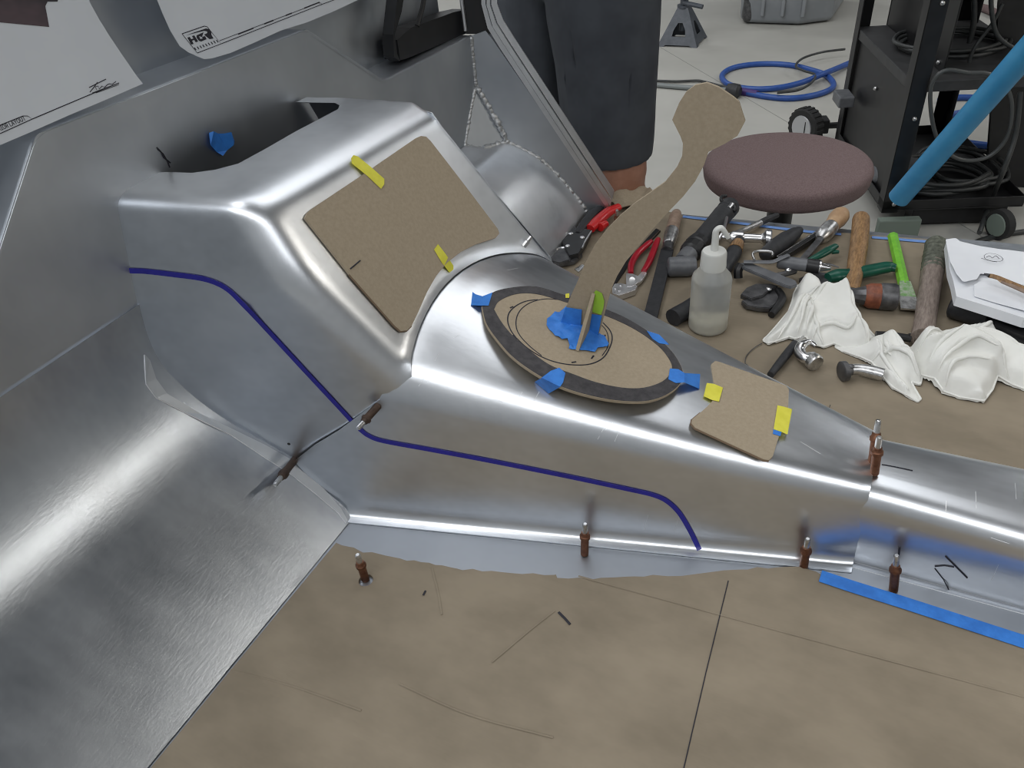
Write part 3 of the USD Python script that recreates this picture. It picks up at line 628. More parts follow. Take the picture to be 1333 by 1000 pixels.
oval.part('pen_circle', curve_on([(784, 463), (791, 452), (792, 440), (789, 430), (782, 422)], OL+.0003, .0006), 'ink')
for q in ([(664, 401), (668, 399)], [(668, 436), (672, 442)], [(770, 467), (773, 463)], [(786, 440), (788, 436)], [(744, 472), (750, 471)]): oval.part('pen_tick', curve_on(q, OL+.0003, .001, m=2), 'ink')
# small template
S_L = .0115
sm_px = [(926, 474), (931, 470), (936, 471), (1023, 502), (1027, 507), (1026, 530), (1006, 594), (1001, 599), (994, 598), (905, 557), (900, 551), (901, 546), (912, 537), (921, 529), (929, 520), (931, 508), (928, 490)]
small = Thing('panel_template', 'small cardboard panel template with one concave corner, on the narrow end of the tunnel', 'template', PL((965, 535), lerp(cr0, cr1, .75), NT[0]))
SMP = lambda p, l=0.: PL(p, lerp(cr0, cr1, .75)+NT[0]*(S_L+l), NT[0])
sm = A_([SMP(p) for p in sm_px]); small.part('plate', sheet(sm, NT[0], .003), 'template_card', False)
small.part('plate_edge', cat(*[tube(sm[7:13]-NT[0]*.0015, .0014, 6)]), 'card_edge')
# large template on the cover's rear face
NRr, cR = PR
LP_ = lambda p, l=.004: PL(p, NRr*(cR+l), NRr)
lg_px = [(397, 284), (400, 277), (407, 271), (470, 229), (541, 180), (548, 177), (555, 178), (561, 184), (605, 241), (648, 298), (650, 304), (645, 310), (620, 318), (600, 328), (582, 342), (568, 359), (556, 380), (545, 405), (536, 424), (530, 430), (522, 431), (514, 424), (455, 357)]
lgp = A_([LP_(p) for p in lg_px]); large = Thing('panel_template', 'large cardboard panel template with a curved lower edge, on the bellhousing cover', 'template', LP_((525, 300)))
large.part('plate', sheet(lgp, NRr, .003), 'template_card', False)
large.part('plate_edge', tube(lgp[18:23]-NRr*.0016, .0014, 6), 'card_edge')
large.part('ink_mark', tube([LP_(p, .0043) for p in ((456, 350), (462, 345), (469, 339))], .0008, 5), 'ink')
# shifter template, upright on the oval
SB = TPP((757, 432), OL); 
snrm = unit(A_([.10, -1, .0]))
SP = lambda p: PL(p, SB, snrm)
sh_px = [(736, 402), (744, 383), (752, 366), (762, 342), (773, 321), (788, 301), (806, 282), (826, 265), (845, 252), (866, 237), (881, 218), (888, 203), (889, 187), (886, 178), (875, 156), (884, 134), (893, 120), (905, 111), (920, 108), (936, 114), (955, 127), (962, 133), (966, 146), (970, 158), (960, 177), (944, 187), (922, 198), (916, 216), (905, 236), (890, 255), (870, 276), (850, 298), (832, 319), (815, 340), (803, 360), (795, 378), (789, 400), (781, 430), (775, 446), (764, 447), (738, 443), (729, 428)]
shft = Thing('shifter_template', 'tall curved cardboard gear lever template with a round knob, standing on the oval template', 'template', SB)
sh = A_([SP(p) for p in sh_px]); shft.part('lever', sheet(sh, snrm, .0032), 'template_card', False)
gx = unit(np.cross(snrm, (0, 0, 1)))
top_, foot, outp = SP((771, 380))+snrm*.002, SP((762, 437))+snrm*.002, TPP((749, 456), OL+.001)
shft.part('cross_rib', sheet([top_, foot, outp], unit(np.cross(foot-top_, outp-top_)), .004), 'template_card', False)
def sptape(px, l=.0012): return [(SP(p)+snrm*l, snrm) for p in px]
tape('painter_tape', 'lime green tape scrap on the lower part of the tall lever template', sptape([(776, 377), (784, 381), (787, 391), (786, 400), (783, 409), (764, 403), (769, 388)]), 'green_tape')
tape('masking_tape', 'blue masking tape around the right side of the lever template foot', sptape([(764, 407), (784, 410), (779, 435), (775, 448), (757, 450), (758, 432)]), 'blue_tape')
tape('masking_tape', 'blue masking tape on the left side of the lever template foot', sptape([(737, 399), (758, 402), (756, 436), (750, 452), (735, 444), (730, 420)], .0016), 'blue_tape')
cl = [(738, 399), (728, 408), (722, 407), (717, 412), (712, 416), (711, 425), (715, 430), (722, 438), (731, 443), (738, 443), (741, 451), (740, 455), (752, 457), (764, 458), (774, 460), (777, 455), (790, 453), (792, 449), (787, 441), (779, 438), (765, 432), (752, 425)]
P0 = A_([TPP(p, OL) for p in cl]); aT, bT, nT = basis(NTn); cT = P0.mean(0)
P, T = tri2d(Polygon(np.c_[(P0-cT)@aT, (P0-cT)@bT]).buffer(0), .003, .003); W3 = cT+P[:, :1]*aT+P[:, 1:]*bT
dl = np.linalg.norm(W3-SB, axis=1); bump_ = .0008+.010*np.clip(1-dl/.05, 0, 1)**2+.0045*np.abs(meshkit.fbm(W3*120, 3)-.5)*2*np.clip(dl/.01, 0, 1)
one('masking_tape', 'crumpled blue masking tape patch holding the lever template to the oval', 'tape', solid(W3+nT*bump_[:, None], T, nT*.0005), 'blue_tape', 25)
def tp(px, lift): return (TPP(px, lift), NTn)
def ts_(px, lift=.0008): return (on_top(px, lift), NTn, 'S')
def rm(px): return (TPP(px, OL+.0012), NTn, 'R')
o_ = OL+.0008
tape('masking_tape', 'blue tape scrap on the left end of the oval template', [ts_((615, 381)), ts_((619, 384)), rm((628, 386)), tp((641, 381), o_), tp((636, 398), o_), rm((625, 398)), ts_((613, 398))], 'blue_tape')
tape('masking_tape', 'blue tape scrap folded over the near edge of the oval template', [tp((717, 483), o_), tp((728, 479), o_), tp((736, 486), o_), tp((733, 498), o_), rm((729, 504)), ts_((714, 513)), ts_((696, 498)), rm((705, 492))], 'blue_tape')
tape('masking_tape', 'bow-shaped blue tape scrap on the right end of the oval template', [tp((872, 480), o_), tp((883, 481), o_), rm((891, 486)), ts_((911, 488)), ts_((910, 507)), rm((891, 498)), tp((880, 499), o_), tp((870, 494), o_)], 'blue_tape')
tape('masking_tape', 'blue tape scrap on the far edge of the oval template', [tp((842, 431), o_), tp((858, 436), o_), tp((866, 444), o_), tp((871, 449), o_), tp((858, 447), o_), tp((849, 441), o_)], 'blue_tape')
tape('painter_tape', 'tiny yellow tape corner peeping out left of the lever template', [tp((736, 383), o_), tp((741, 382), o_), tp((741, 388), o_), tp((736, 388), o_)], 'yellow_tape')
sp_ = lambda p, l=.0007: (SMP(p, l), NT[0])
tape('painter_tape', 'yellow tape scrap on the concave corner of the small panel template', [sp_((920, 499)), sp_((929, 500)), sp_((941, 505)), sp_((936, 523)), sp_((927, 521)), sp_((916, 516))], 'yellow_tape')
tape('painter_tape', 'yellow tape strip on the right edge of the small panel template', [sp_((1012, 528)), sp_((1021, 530)), (SMP((1031, 533), -.0008), NT[0]), (SMP((1025, 566), -.0008), NT[0]), sp_((1016, 562)), sp_((1007, 559))], 'yellow_tape')
tape('masking_tape', 'tiny blue tape end under the yellow strip of the small template', [sp_((1007, 557), .0003), sp_((1018, 560), .0003), sp_((1016, 568), .0003), sp_((1006, 565), .0003)], 'blue_tape')
lt = lambda p, l=.0046: (LP_(p, l), NRr)
tape('painter_tape', 'yellow tape strip on the upper edge of the large panel template', [lt((457, 206), .0009), lt((460, 202), .0009), lt((466, 204), .0009), lt((482, 217)), lt((500, 233)), lt((500, 240)), lt((496, 246)), lt((478, 229)), lt((458, 213), .0009)], 'yellow_tape')
tape('painter_tape', 'yellow tape strip on the curved lower edge of the large panel template', [lt((565, 325)), lt((570, 318)), lt((580, 331)), lt((590, 346), .0012), lt((590, 351), .0012), lt((585, 355), .0012), lt((575, 342))], 'yellow_tape')
tape('masking_tape', 'crumpled blue tape wad on the firewall behind the cover opening', [(X(*p, FX+d), (1, 0, 0)) for p, d in (((272, 173), .003), ((278, 171), .006), ((284, 174), .001), ((291, 174), .004), ((301, 172), .006), ((305, 184), .002), ((304, 189), .004), ((295, 196), .001), ((290, 203), .005), ((282, 198), .002), ((274, 189), .005))], 'blue_tape')
# dark blue layout line
st = [on_bell(p, .0009) for p in spline(A_([(168, 352), (190, 353), (225, 357), (262, 362), (284, 369), (300, 379), (318, 397), (340, 420), (400, 485), (440, 528), (462, 552)]), 5)]
st2 = [on_tunnel(p, .0007) for p in spline(A_([(468, 558), (480, 567), (500, 574), (560, 585), (640, 600), (740, 620), (820, 637), (850, 644), (868, 652), (884, 667), (897, 688), (905, 704), (910.5, 716)]), 5)]
one('layout_tape', 'dark blue layout tape line bending across the bellhousing cover side', 'tape', ribbon([p for p, n in st], [n for p, n in st], .0058), 'navy_tape')
one('layout_tape', 'dark blue layout tape line running along the tunnel side and curving down', 'tape', ribbon([p for p, n in st2], [n for p, n in st2], .0058), 'navy_tape')

# ------------------------------------------------------------------ temporary sheet holders (clecos) standing in their rivet holes
def cleco_at(base, axis, label, grp, L=.050, tone='copper_body', tip_out=True):
    t = Thing('sheet_holder', label, 'cleco fastener', base, grp)
    ax = unit(axis); M = frame(base, base+ax); s = L/.05
    t.part('body', lathe([(0, .0040), (.001, .0047), (.026*s, .0047), (.027*s, .0044)], 14, M), tone, 40)
    t.part('collar', lathe([(.0265*s, .0047), (.0275*s, .0062), (.031*s, .0062), (.0325*s, .0049), (.036*s, .0043)], 14, M), tone, 40)
    t.part('plunger', lathe([(.0355*s, .0033), (.043*s, .0033), (.0485*s, .0031), (.05*s, .0019)], 12, M), 'steel', 40, 'bright steel plunger')
def upright(base_px, top_px, z, label, tone='copper_body', grp=None):
    b = Z(*base_px, z); cands = [(np.linalg.norm(proj(b+A_([dx, dy, .05])/np.linalg.norm((dx, dy, .05))*.05)-A_(top_px)), dx, dy) for dx in np.linspace(-.02, .02, 17) for dy in np.linspace(-.02, .02, 17)]
    d, dx, dy = min(cands); b2 = b; ax = unit((dx, dy, .05))
    Ls = np.linspace(.03, .08, 51); L = min(Ls, key=lambda q: np.linalg.norm(proj(b+ax*q)-A_(top_px)))
    cleco_at(b, ax, label, grp, float(L), tone)
upright((476, 755), (465, 722), .0005, 'copper cleco poking out of the cardboard near the toe board corner')
upright((761, 722), (762, 682), .0005, 'copper cleco in the floor strip midway along the tunnel')
upright((1046, 739), (1051, 701), .0005, 'copper cleco at the rear foot of the transmission tunnel')
upright((1163, 769), (1166, 723), .0005, 'copper cleco at the foot of the driveshaft tunnel above the blue tape')
upright((1135, 606), (1144, 546), .111, 'copper cleco on the tunnel top joint, the farther of a pair')
upright((1138, 617), (1143, 568), .111, 'copper cleco on the tunnel top joint, the nearer of a pair')
upright((803, 298), (804, 273), .004, 'copper cleco standing on the far cardboard by the red snips handle')
for (bp, tpx, lab) in (((493, 527), (466, 558), 'dark brown cleco pinning the cover joint beside the blue line'), ((384, 598), (358, 632), 'dark brown cleco pinning the bottom of the cover joint above the toe board')):
    b, n = on_bell(bp, .001); Ls = np.linspace(.03, .09, 61)
    best = min(((np.linalg.norm(proj(b+unit(n+A_([dx, 0, dz]))*L)-A_(tpx)), L, dx, dz) for L in Ls[::4] for dx in np.linspace(-.6, .6, 13) for dz in np.linspace(-.5, .5, 11)))
    cleco_at(b, n+A_([best[2], 0, best[3]]), lab, None, float(best[1]), 'brown_body')
b = PL((682, 322), Pc, PR[0]); e_ = PL((691, 311), Pc+A_([0, 0, .02]), PR[0])
one('sheet_holder', 'small steel cleco tip peeping out from behind the far end of the cover joint', 'cleco fastener', lathe([(-.02, .004), (.012, .004), (.013, .0028), (.020, .0028)], 10, frame(b-PR[0]*.004, e_-PR[0]*.004)), 'steel')

# ------------------------------------------------------------------ drawings pinned to the upper firewall, and the black bracket
def paper_frame(px_a, px_b, px_up, a_, up_tilt):
    """a sheet's plane: origin and reading direction from two picture points of its lower edge"""
    n = unit((1, 0, up_tilt)); return n, (lambda p, l=0.: PL(p, A_([FX+.004, .2, a_])+n*l, n))
n1, p1 = paper_frame(0, 0, 0, .50, .16)
def drawing(label, outline, pf, n, loc_px, curl):
    t = Thing('design_drawing', label, 'drawing', pf(loc_px)); o = A_([pf(p) for p in outline]); t.curl = curl
    t.part('sheet', sheet(o, n, .0004, .012, curl, edge=.012), 'drawing_paper', 50)
    return t
low1 = p1((92, 155)); 
flat = lambda u, v, V: np.zeros(len(V))
d1 = drawing('white drawing sheet at the far left with a signature and a layout title box', [(-260, 260), (-60, 212), (0, 189), (40, 172), (90, 150), (140, 129), (186, 109), (176, 96), (158, 70), (142, 46), (129, 25), (118, 5), (105, -25), (95, -60), (-330, 60)], p1, n1, (60, 120), flat)
d1.part('printed_picture', sheet([p1(p, .0003) for p in ((-60, -60), (-40, 20), (0, 29), (64, 35), (61, 18), (59, 8), (62, 2), (75, 2), (76, -2), (70, -30))], n1, .0002), 'print_dark', False, 'dark printed picture')
L1 = lambda pts, r=.0004: tube([p1(q, .0003) for q in pts], r, 4, flat=.3, up=n1)
d1.part('border_line', L1([(42, 155), (120, 122), (155, 108)]), 'ink')
d1.part('title_box', cat(L1([(-60, 192), (0, 163), (30, 151), (36, 151), (42, 155), (0, 174), (-60, 198)], .00035)), 'ink')
def lettering(txt, pa, pb, h, pf, n, bold=False):
    a, b = pf(pa, .0002), pf(pb, .0002); m = meshkit.text_mesh(txt, h, .0002, bold); x = unit(b-a); y = np.cross(n, x)
    w = m.bounds[1][0]; m.apply_scale([np.linalg.norm(b-a)/w, 1, 1]); M = np.eye(4); M[:3, 0], M[:3, 1], M[:3, 2], M[:3, 3] = x, y, n, a; return tf(m, M)
# the visible part of the title box runs from the picture's edge to pixel 34
d1.part('title_lettering', lettering('INTERIOR LAYOUT', (-14, 176.5), (34, 156.3), .0040, p1, n1), 'ink', False)
d1.part('signature', cat(L1([(116, 114), (138, 103)], .0004), L1([(127, 107), (122, 114), (117, 120)], .0004), L1([(126, 117), (124, 113), (128, 112), (129, 116), (133, 112), (136, 114), (140, 110), (143, 109), (146, 110), (151, 106)], .00035), L1([(120, 121), (155, 108)], .0003), L1([(125, 121), (155, 110)], .00025)), 'ink')
n2, p2 = paper_frame(0, 0, 0, .50, .10)
d2 = drawing('white drawing sheet at the top edge with a black logo box', [(186, -40), (200, -12), (212, 18), (222, 40), (234, 60), (245, 68), (256, 73), (266, 77), (276, 76), (300, 69), (330, 56), (365, 40), (400, 29), (436, 14), (470, -2), (560, -40), (520, -90)], p2, n2, (330, 20), flat)
L2 = lambda pts, r=.0004: tube([p2(q, .0003) for q in pts], r, 4, flat=.3, up=n2)
d2.part('logo_box', cat(L2([(237, 44), (266, 34), (270, 35), (273, 39), (288, 57), (257, 69), (237, 44)], .0004)), 'ink')
d2.part('border_line', cat(L2([(288, 57), (418, 6), (440, -2)], .0004), L2([(286, 53), (414, 4), (418, 4), (419, 7)], .0003)), 'ink')
lg = [[(242, 46), (268, 37), (273, 38), (275, 42), (275, 45), (272, 46), (278, 50), (273, 51), (268, 47), (266, 45), (270, 43), (270, 41), (266, 40), (243, 48)]]
ink2 = [sheet([p2(p, .0003) for p in q], n2, .0002) for q in lg]
for q in ([(244, 49), (247, 48), (249, 51), (252, 50), (250, 47), (253, 46), (258, 54), (255, 55), (253, 52), (250, 53), (252, 57), (249, 58)], [(256, 46), (265, 42), (267, 44), (259, 47), (261, 51), (264, 50), (263, 48), (267, 47), (269, 51), (262, 54), (259, 53), (256, 49)]): ink2.append(sheet([p2(p, .0003) for p in q], n2, .0002))
d2.part('logo', cat(*ink2), 'ink', False, 'black interlocking letters HCR')
d2.part('logo_small_print', cat(*[L2([(253+i*3.6, 62-i*1.25), (255.3+i*3.6, 65-i*1.25)], .00065) for i in range(9)]), 'ink')
for x, w in ((310, 20), (344, 12), (372, 8), (396, 20)): d2.part('small_print', L2([(x, 42.2+(310-x)*.392+2.2), (x+w, 42.2+(310-x-w)*.392+2.2)], .0007), 'ink')
bx = UX+.012
brk = Thing('dash_bracket', 'black steel dash bracket standing on the firewall ledge', 'bracket', X(560, 60, bx))
def rail(a, b, w, d): return tf(rbox(np.linalg.norm(b-a), d, w, .003), frame(a, b)@trimesh.transformations.translation_matrix((np.linalg.norm(b-a)/2, 0, 0)))
brk.part('crossbar', sheet([X(*p, FX-.02) for p in ((517, 52), (521, 78), (528, 77), (606, 44), (608, 12), (590, 16), (535, 36))], (1, 0, 0), .03, edge=.02), 'black_paint', False)
brk.part('upright', sheet([X(*p, FX-.012) for p in ((517, 70), (514, 45), (523, 15), (530, -30), (522, -30), (517, 0), (512, 45), (513, 74), (521, 80))], (1, 0, 0), .02, edge=.02), 'black_paint', False)
brk.part('strut', tube([X(555, -20, FX-.022), X(550, 10, FX-.022), (X(543, 34, FX-.022))], .004, 8), 'black_paint')

# ------------------------------------------------------------------ tools lying on the far cardboard
def zp(px, z): return Z(px[0], px[1], CT+z)
def axis(pa, pb, za, zb=None): return frame(zp(pa, za), zp(pb, za if zb is None else zb)), float(np.linalg.norm(zp(pb, za if zb is None else zb)-zp(pa, za)))
def tb(px, z, r, n=10, m=6, **k):
    z = np.broadcast_to(z, (len(px),)); P, R = spline(A_([zp(p, q) for p, q in zip(px, z)]), m, np.broadcast_to(r, (len(px),)))
    return tube(P, R, n, **k)
def ball(px, z, r, flat=.5): return tf(trimesh.creation.icosphere(2, r), trimesh.transformations.translation_matrix(zp(px, z))@np.diag([1, 1, flat, 1]))
def pl(px, z, t, round_=.0015): return plate(px, CT+z, t, round_)
def bevel_pl(px, z, t, c=.0012):
    ori = shapely.geometry.polygon.orient
    o = Polygon([zp(p, z)[:2] for p in px]).buffer(0); o2 = o.buffer(-c*1.4).buffer(c*1.4); o = o2 if o2.geom_type == 'Polygon' and not o2.is_empty else o
    big = ori(o); small_ = o.buffer(-c); small_ = ori(small_) if small_.geom_type == 'Polygon' and not small_.is_empty else small_
    a = m3.CrossSection([A_(big.exterior.coords)[:-1]]); b = m3.CrossSection([A_(small_.exterior.coords)[:-1]]) if small_.geom_type == 'Polygon' and not small_.is_empty else a
    return tm(a.extrude(t-c).translate([0, 0, CT+z-t])+b.extrude(c).translate([0, 0, CT+z-c]))
def fr_(L, *pairs): return [(L*a, r) for a, r in pairs]

t = Thing('aviation_snips', 'compound snips with one red and one black handle beside the kick panel', 'snips', zp((760, 310), 0))
t.part('handle', tb([(752, 305), (760, 293), (771, 279), (785, 268)], [.016, .018, .02, .02], [.008, .0105, .0105, .008], flat=.75), 'black_rubber', 50, 'black grip')
t.part('handle', cat(tb([(768, 298), (778, 288), (792, 276), (806, 269)], [.016, .018, .02, .022], [.0105, .012, .0115, .0085], flat=.8), tb([(781, 296), (789, 291)], .014, [.009, .007])), 'red_grip', 50, 'red grip')
t.part('body_plate', bevel_pl([(731, 314), (737, 301), (744, 294), (757, 297), (770, 299), (763, 314), (753, 330), (741, 333)], .020, .012), 'black_paint', 30)
t.part('jaw', bevel_pl([(711, 338), (716, 330), (725, 324), (736, 322), (745, 330), (742, 338), (728, 342)], .016, .010), 'dark_steel', 30)
t.part('jaw', bevel_pl([(745, 331), (756, 322), (758, 330), (748, 339), (735, 342)], .012, .008), 'dark_steel', 30)
t.part('jaw_edge', tb([(712, 336), (720, 327), (730, 323), (738, 322)], .0165, .0022, 6), 'chrome')
t.part('link', tb([(770, 301), (762, 314), (758, 323)], .0205, .0018, 6), 'steel')
for p in ((743, 304), (758, 309), (739, 320)): t.part('rivet', ball(p, .0205, .0048), 'chrome', 60)

t = Thing('pliers', 'chrome pliers with dark red dipped handles behind the lever template', 'pliers', zp((825, 350), 0))
t.part('handle', tb([(821, 356), (822, 344), (830, 330), (843, 318), (848, 314)], .012, [.005, .0062, .0062, .006, .0045], flat=.9), 'dark_red_grip', 50)
t.part('handle', tb([(838, 353), (845, 341), (851, 326), (855, 315), (857, 311)], .012, [.005, .0062, .0062, .006, .0045], flat=.9), 'dark_red_grip', 50)
t.part('jaw', bevel_pl([(815, 355), (824, 356), (833, 360), (832, 366), (823, 373), (815, 373)], .014, .006), 'satin_steel', 30)
t.part('jaw', bevel_pl([(839, 349), (842, 355), (836, 364), (829, 370), (824, 365), (832, 357)], .011, .006), 'satin_steel', 30)
t.part('nose', bevel_pl([(797, 374), (800, 369), (808, 368), (816, 370), (830, 371), (827, 377), (815, 381), (806, 384), (797, 381)], .013, .011), 'satin_steel', 30)
t.part('pivot', lathe([(0, .0055), (.0015, .005), (.002, .003)], 16, frame(zp((823, 364), .014), zp((823, 364), .02))), 'steel', 40)
for p in ((801, 376), (806, 379), (808, 372)): t.part('tooth', ball(p, .0132, .0022, .8), 'chrome', 60)

t = Thing('steel_rule', 'thin dark steel strip just behind the lever template', 'steel strip', zp((830, 330), 0))
t.part('blade', bevel_pl([(854, 297), (860, 300), (818, 345), (801, 370), (796, 372), (812, 343)], .004, .003, .0005), 'black_paint', 30)
t.part('bright_edge', tb([(859, 300), (836, 324), (818, 345)], .0042, .0008, 5), 'chrome')

t = Thing('file', 'long flat dark file with a worn wooden handle', 'file', zp((865, 330), 0))
M, L = axis((881, 276), (849, 404), .014, .008)
t.part('handle', lathe(fr_(L, (0, .004), (.015, .0095), (.06, .0125), (.12, .0120), (.2, .0125), (.235, .0125)), 18, M), 'file_wood', 40)
t.part('ferrule', lathe(fr_(L, (.225, .0132), (.25, .0135), (.33, .0122), (.37, .0112), (.375, .010)), 18, M), 'steel', 40, 'bright steel ferrule')
t.part('neck', lathe(fr_(L, (.37, .010), (.45, .0108)), 16, M), 'dark_steel')
t.part('blade', tf(rbox(L*.66, .023, .007, .001), M@trimesh.transformations.translation_matrix((L*.76, 0, -.004))), 'black_rubber', 30)

t = Thing('angle_grinder', 'black rubber-clad air angle tool with a lever and a hooked air inlet', 'air tool', zp((915, 310), 0))
M, L = axis((951, 268), (884, 346), .028, .020)
t.part('body', lathe(fr_(L, (0, .013), (.02, .0175), (.10, .0182), (.16, .0195), (.3, .0185), (.5, .0178), (.62, .0175), (.64, .016)), 20, M), 'black_rubber', 40)
t.part('end_cap', lathe(fr_(L, (.0, .0178), (.02, .0198), (.09, .0198), (.1, .0185)), 20, M), 'black_rubber', 40)
t.part('collar', lathe(fr_(L, (.63, .0165), (.64, .0205), (.70, .0215), (.71, .019), (.73, .019), (.74, .0212), (.80, .0205), (.82, .017)), 12, M), 'black_paint', 25)
t.part('neck', lathe(fr_(L, (.80, .0165), (.95, .0155)), 16, M), 'grey_plastic')
M2, L2_ = axis((869, 348), (905, 346), .0185)
t.part('head', lathe([(0, .013), (.002, .0165), (.004, .0175), (L2_*.75, .0185), (L2_*.8, .0175), (L2_, .0165), (L2_+.002, .012)], 20, M2), 'grey_plastic', 40)
t.part('lever', tb([(946, 283), (944, 292), (941, 302), (935, 312)], [.046, .047, .047, .042], .003, 6), 'chrome')
t.part('air_inlet', tb([(948, 272), (953, 266)], [.04, .042], [.005, .0045]), 'steel')
t.part('hook', tb([(954, 275), (957, 272), (953, 266), (944, 265), (939, 261), (940, 256), (946, 255)], [.034, .036, .04, .042, .042, .042, .042], [.004, .006, .005, .0035, .0035, .0035, .003]), 'black_paint', 50)

bb = Z(921, 426, CT); bt = Thing('squeeze_bottle', 'translucent plastic squeeze bottle with a bent spout and a little oily fluid', 'bottle', bb)
wl_ = np.linalg.norm(Z(948, 426, CT)-Z(896, 426, CT))/2; R_b = float(wl_)*.98
hs, hn, hc, hcap = (height_at(bb, y) for y in (363, 352, 346, 326))
M = frame(bb, bb+A_([0, 0, 1]))
bt.part('bottle_body', lathe([(.0005, R_b*.86), (.003, R_b*.97), (.008, R_b), (hs*.5, R_b*.985), (hs, R_b), (hs+.006, R_b*.95), (hn, R_b*.72), (hc, R_b*.52)], 32, M), 'bottle_plastic', 50)
bt.part('fluid', lathe([(.002, R_b*.82), (.006, R_b*.93), (hs*.22, R_b*.93), (hs*.225, .001)], 28, M), 'fluid', 40, 'pale oily fluid at the bottom')
bt.part('cap', lathe([(hc-.004, R_b*.60), (hc, R_b*.64), (hcap-.003, R_b*.61), (hcap, R_b*.55), (hcap+.001, R_b*.2)], 28, M), 'cap_plastic', 40)
h2 = height_at(bb, 298); rr = unit(RT*A_([1, 1, 0]))
bt.part('spout', tube(spline(A_([bb+A_([0, 0, hcap-.002]), bb+A_([0, 0, (hcap+h2)/2]), bb+A_([0, 0, h2-.004]), bb+rr*.006+A_([0, 0, h2+.001]), bb+rr*.012+A_([0, 0, h2-.005]), bb+rr*.019+A_([0, 0, h2-.016])]), 6), np.linspace(.0058, .0036, 31), 10), 'cap_plastic', 50)

t = Thing('body_hammer', 'chrome-headed planishing hammer whose black grip passes behind the bottle', 'hammer', zp((950, 330), 0))
M, L = axis((940, 309), (1004, 311), .022)
t.part('head', lathe(fr_(L, (0, .005), (.15, .009), (.22, .0125), (.42, .0125), (.45, .0085), (.78, .0080), (.84, .011), (.88, .017), (.97, .0175), (1., .015)), 22, M), 'chrome', 35)
t.part('handle', tb([(962, 312), (955, 330), (935, 362), (905, 395), (876, 414)], [.022, .017, .015, .014, .014], [.010, .014, .0125, .0135, .0150], 14), 'black_rubber', 50)
t.part('handle_collar', tb([(961, 316), (957, 326)], [.022, .019], [.0105, .0135], 14), 'brown_wood')

t = Thing('scribe_pen', 'silver scribe with a black tip pointing to the stool', 'scribe', zp((985, 295), 0))
t.part('barrel', tb([(951, 307), (968, 300), (990, 290)], [.014, .014, .012], [.0045, .006, .0062]), 'steel')
t.part('grip', tb([(989, 290.5), (1000, 285), (1012, 280)], .011, [.0062, .0064, .0052]), 'black_rubber')
t = Thing('rubber_grip_tool', 'stubby black rubber tool handle lying on the cardboard', 'tool handle', zp((1020, 315), 0))
M, L = axis((994, 333), (1042, 299), .015)
t.part('grip', lathe(fr_(L, (0, .006), (.03, .012), (.25, .0158), (.6, .0162), (.85, .012), (.9, .0085), (.94, .009), (1, .006)), 18, M), 'black_rubber', 45)
t = Thing('steel_bar', 'slender square black bar with a bright upper edge', 'bar', zp((1045, 320), 0))
M, L = axis((1014, 338), (1067, 304), .012)
t.part('bar', tf(rbox(L, .011, .011, .0012), M@trimesh.transformations.translation_matrix((L/2, 0, -.006))), 'black_paint', 30)
t.part('bright_edge', tf(rbox(L, .0022, .0012, .0004), M@trimesh.transformations.translation_matrix((L/2, .0045, .0046))), 'chrome', 30)
t = Thing('wood_handled_scraper', 'dark scraper with a pale bulbous wooden handle and bright ferrule', 'scraper', zp((1075, 305), 0))
M, L = axis((1098, 276), (1045, 338), .018, .010)
t.part('handle', lathe(fr_(L, (0, .004), (.02, .0125), (.08, .017), (.16, .0175), (.26, .0145), (.34, .0135)), 20, M), 'pale_wood', 45)
t.part('ferrule', lathe(fr_(L, (.32, .0140), (.36, .0152), (.5, .0150), (.56, .0125), (.6, .008)), 20, M), 'steel', 40)
t.part('shank', tf(rbox(L*.42, .012, .005, .001), M@trimesh.transformations.translation_matrix((L*.79, 0, -.003))), 'dark_steel', 30)
t = Thing('pencil_grinder', 'slim grey air tool with black band and pointed steel tip', 'air tool', zp((1045, 345), 0))
M, L = axis((1012, 341), (1082, 349), .030)
t.part('body', lathe(fr_(L, (0, .009), (.04, .0115), (.55, .0110), (.56, .010)), 18, M), 'grey_plastic', 40)
t.part('band', lathe(fr_(L, (.55, .0112), (.57, .0118), (.78, .0118), (.79, .0105)), 18, M), 'black_paint', 40)
t.part('tip', lathe(fr_(L, (.78, .0112), (.81, .0112), (.82, .008), (.96, .0045), (1, .003)), 18, M), 'chrome', 40)
t.part('lever', tb([(968, 341), (985, 341), (1004, 341), (1015, 337), (1026, 332)], [.034, .035, .037, .042, .044], .0055, 8, flat=.35), 'grey_plastic', 50)
t.part('hanger', tb([(982, 338), (980, 330), (988, 327), (1004, 328), (1006, 333)], .040, .0022, 8), 'steel')
t = Thing('tin_snips', 'black tin snips with rounded blades and a flat lever handle', 'snips', zp((995, 375), 0))
t.part('handle', bevel_pl([(961, 343), (973, 340), (1036, 365), (1038, 370), (1030, 373), (1022, 371), (970, 349)], .030, .005), 'grey_plastic', 30)
t.part('handle_bend', tb([(965, 345), (961, 352), (961, 362)], [.027, .02, .008], .008, 8), 'black_paint')
t.part('blade', bevel_pl([(964, 383), (972, 374), (984, 369), (1002, 369), (1014, 372), (1002, 377), (994, 384), (978, 389)], .017, .008), 'dark_steel', 30)
t.part('blade', bevel_pl([(965, 391), (978, 388), (993, 385), (997, 379), (1001, 382), (1008, 376), (1015, 381), (1013, 393), (1002, 401), (986, 400), (972, 397)], .012, .008), 'dark_steel', 30)
t.part('lower_handle', tb([(1013, 378), (1018, 388), (1012, 400), (1004, 410)], [.012, .011, .009, .008], [.006, .007, .007, .006], 8), 'black_paint', 50)
t.part('pivot', ball((1001, 376), .018, .005), 'chrome', 60)
t.part('bolt', ball((1026, 352), .024, .006, .8), 'chrome', 60)
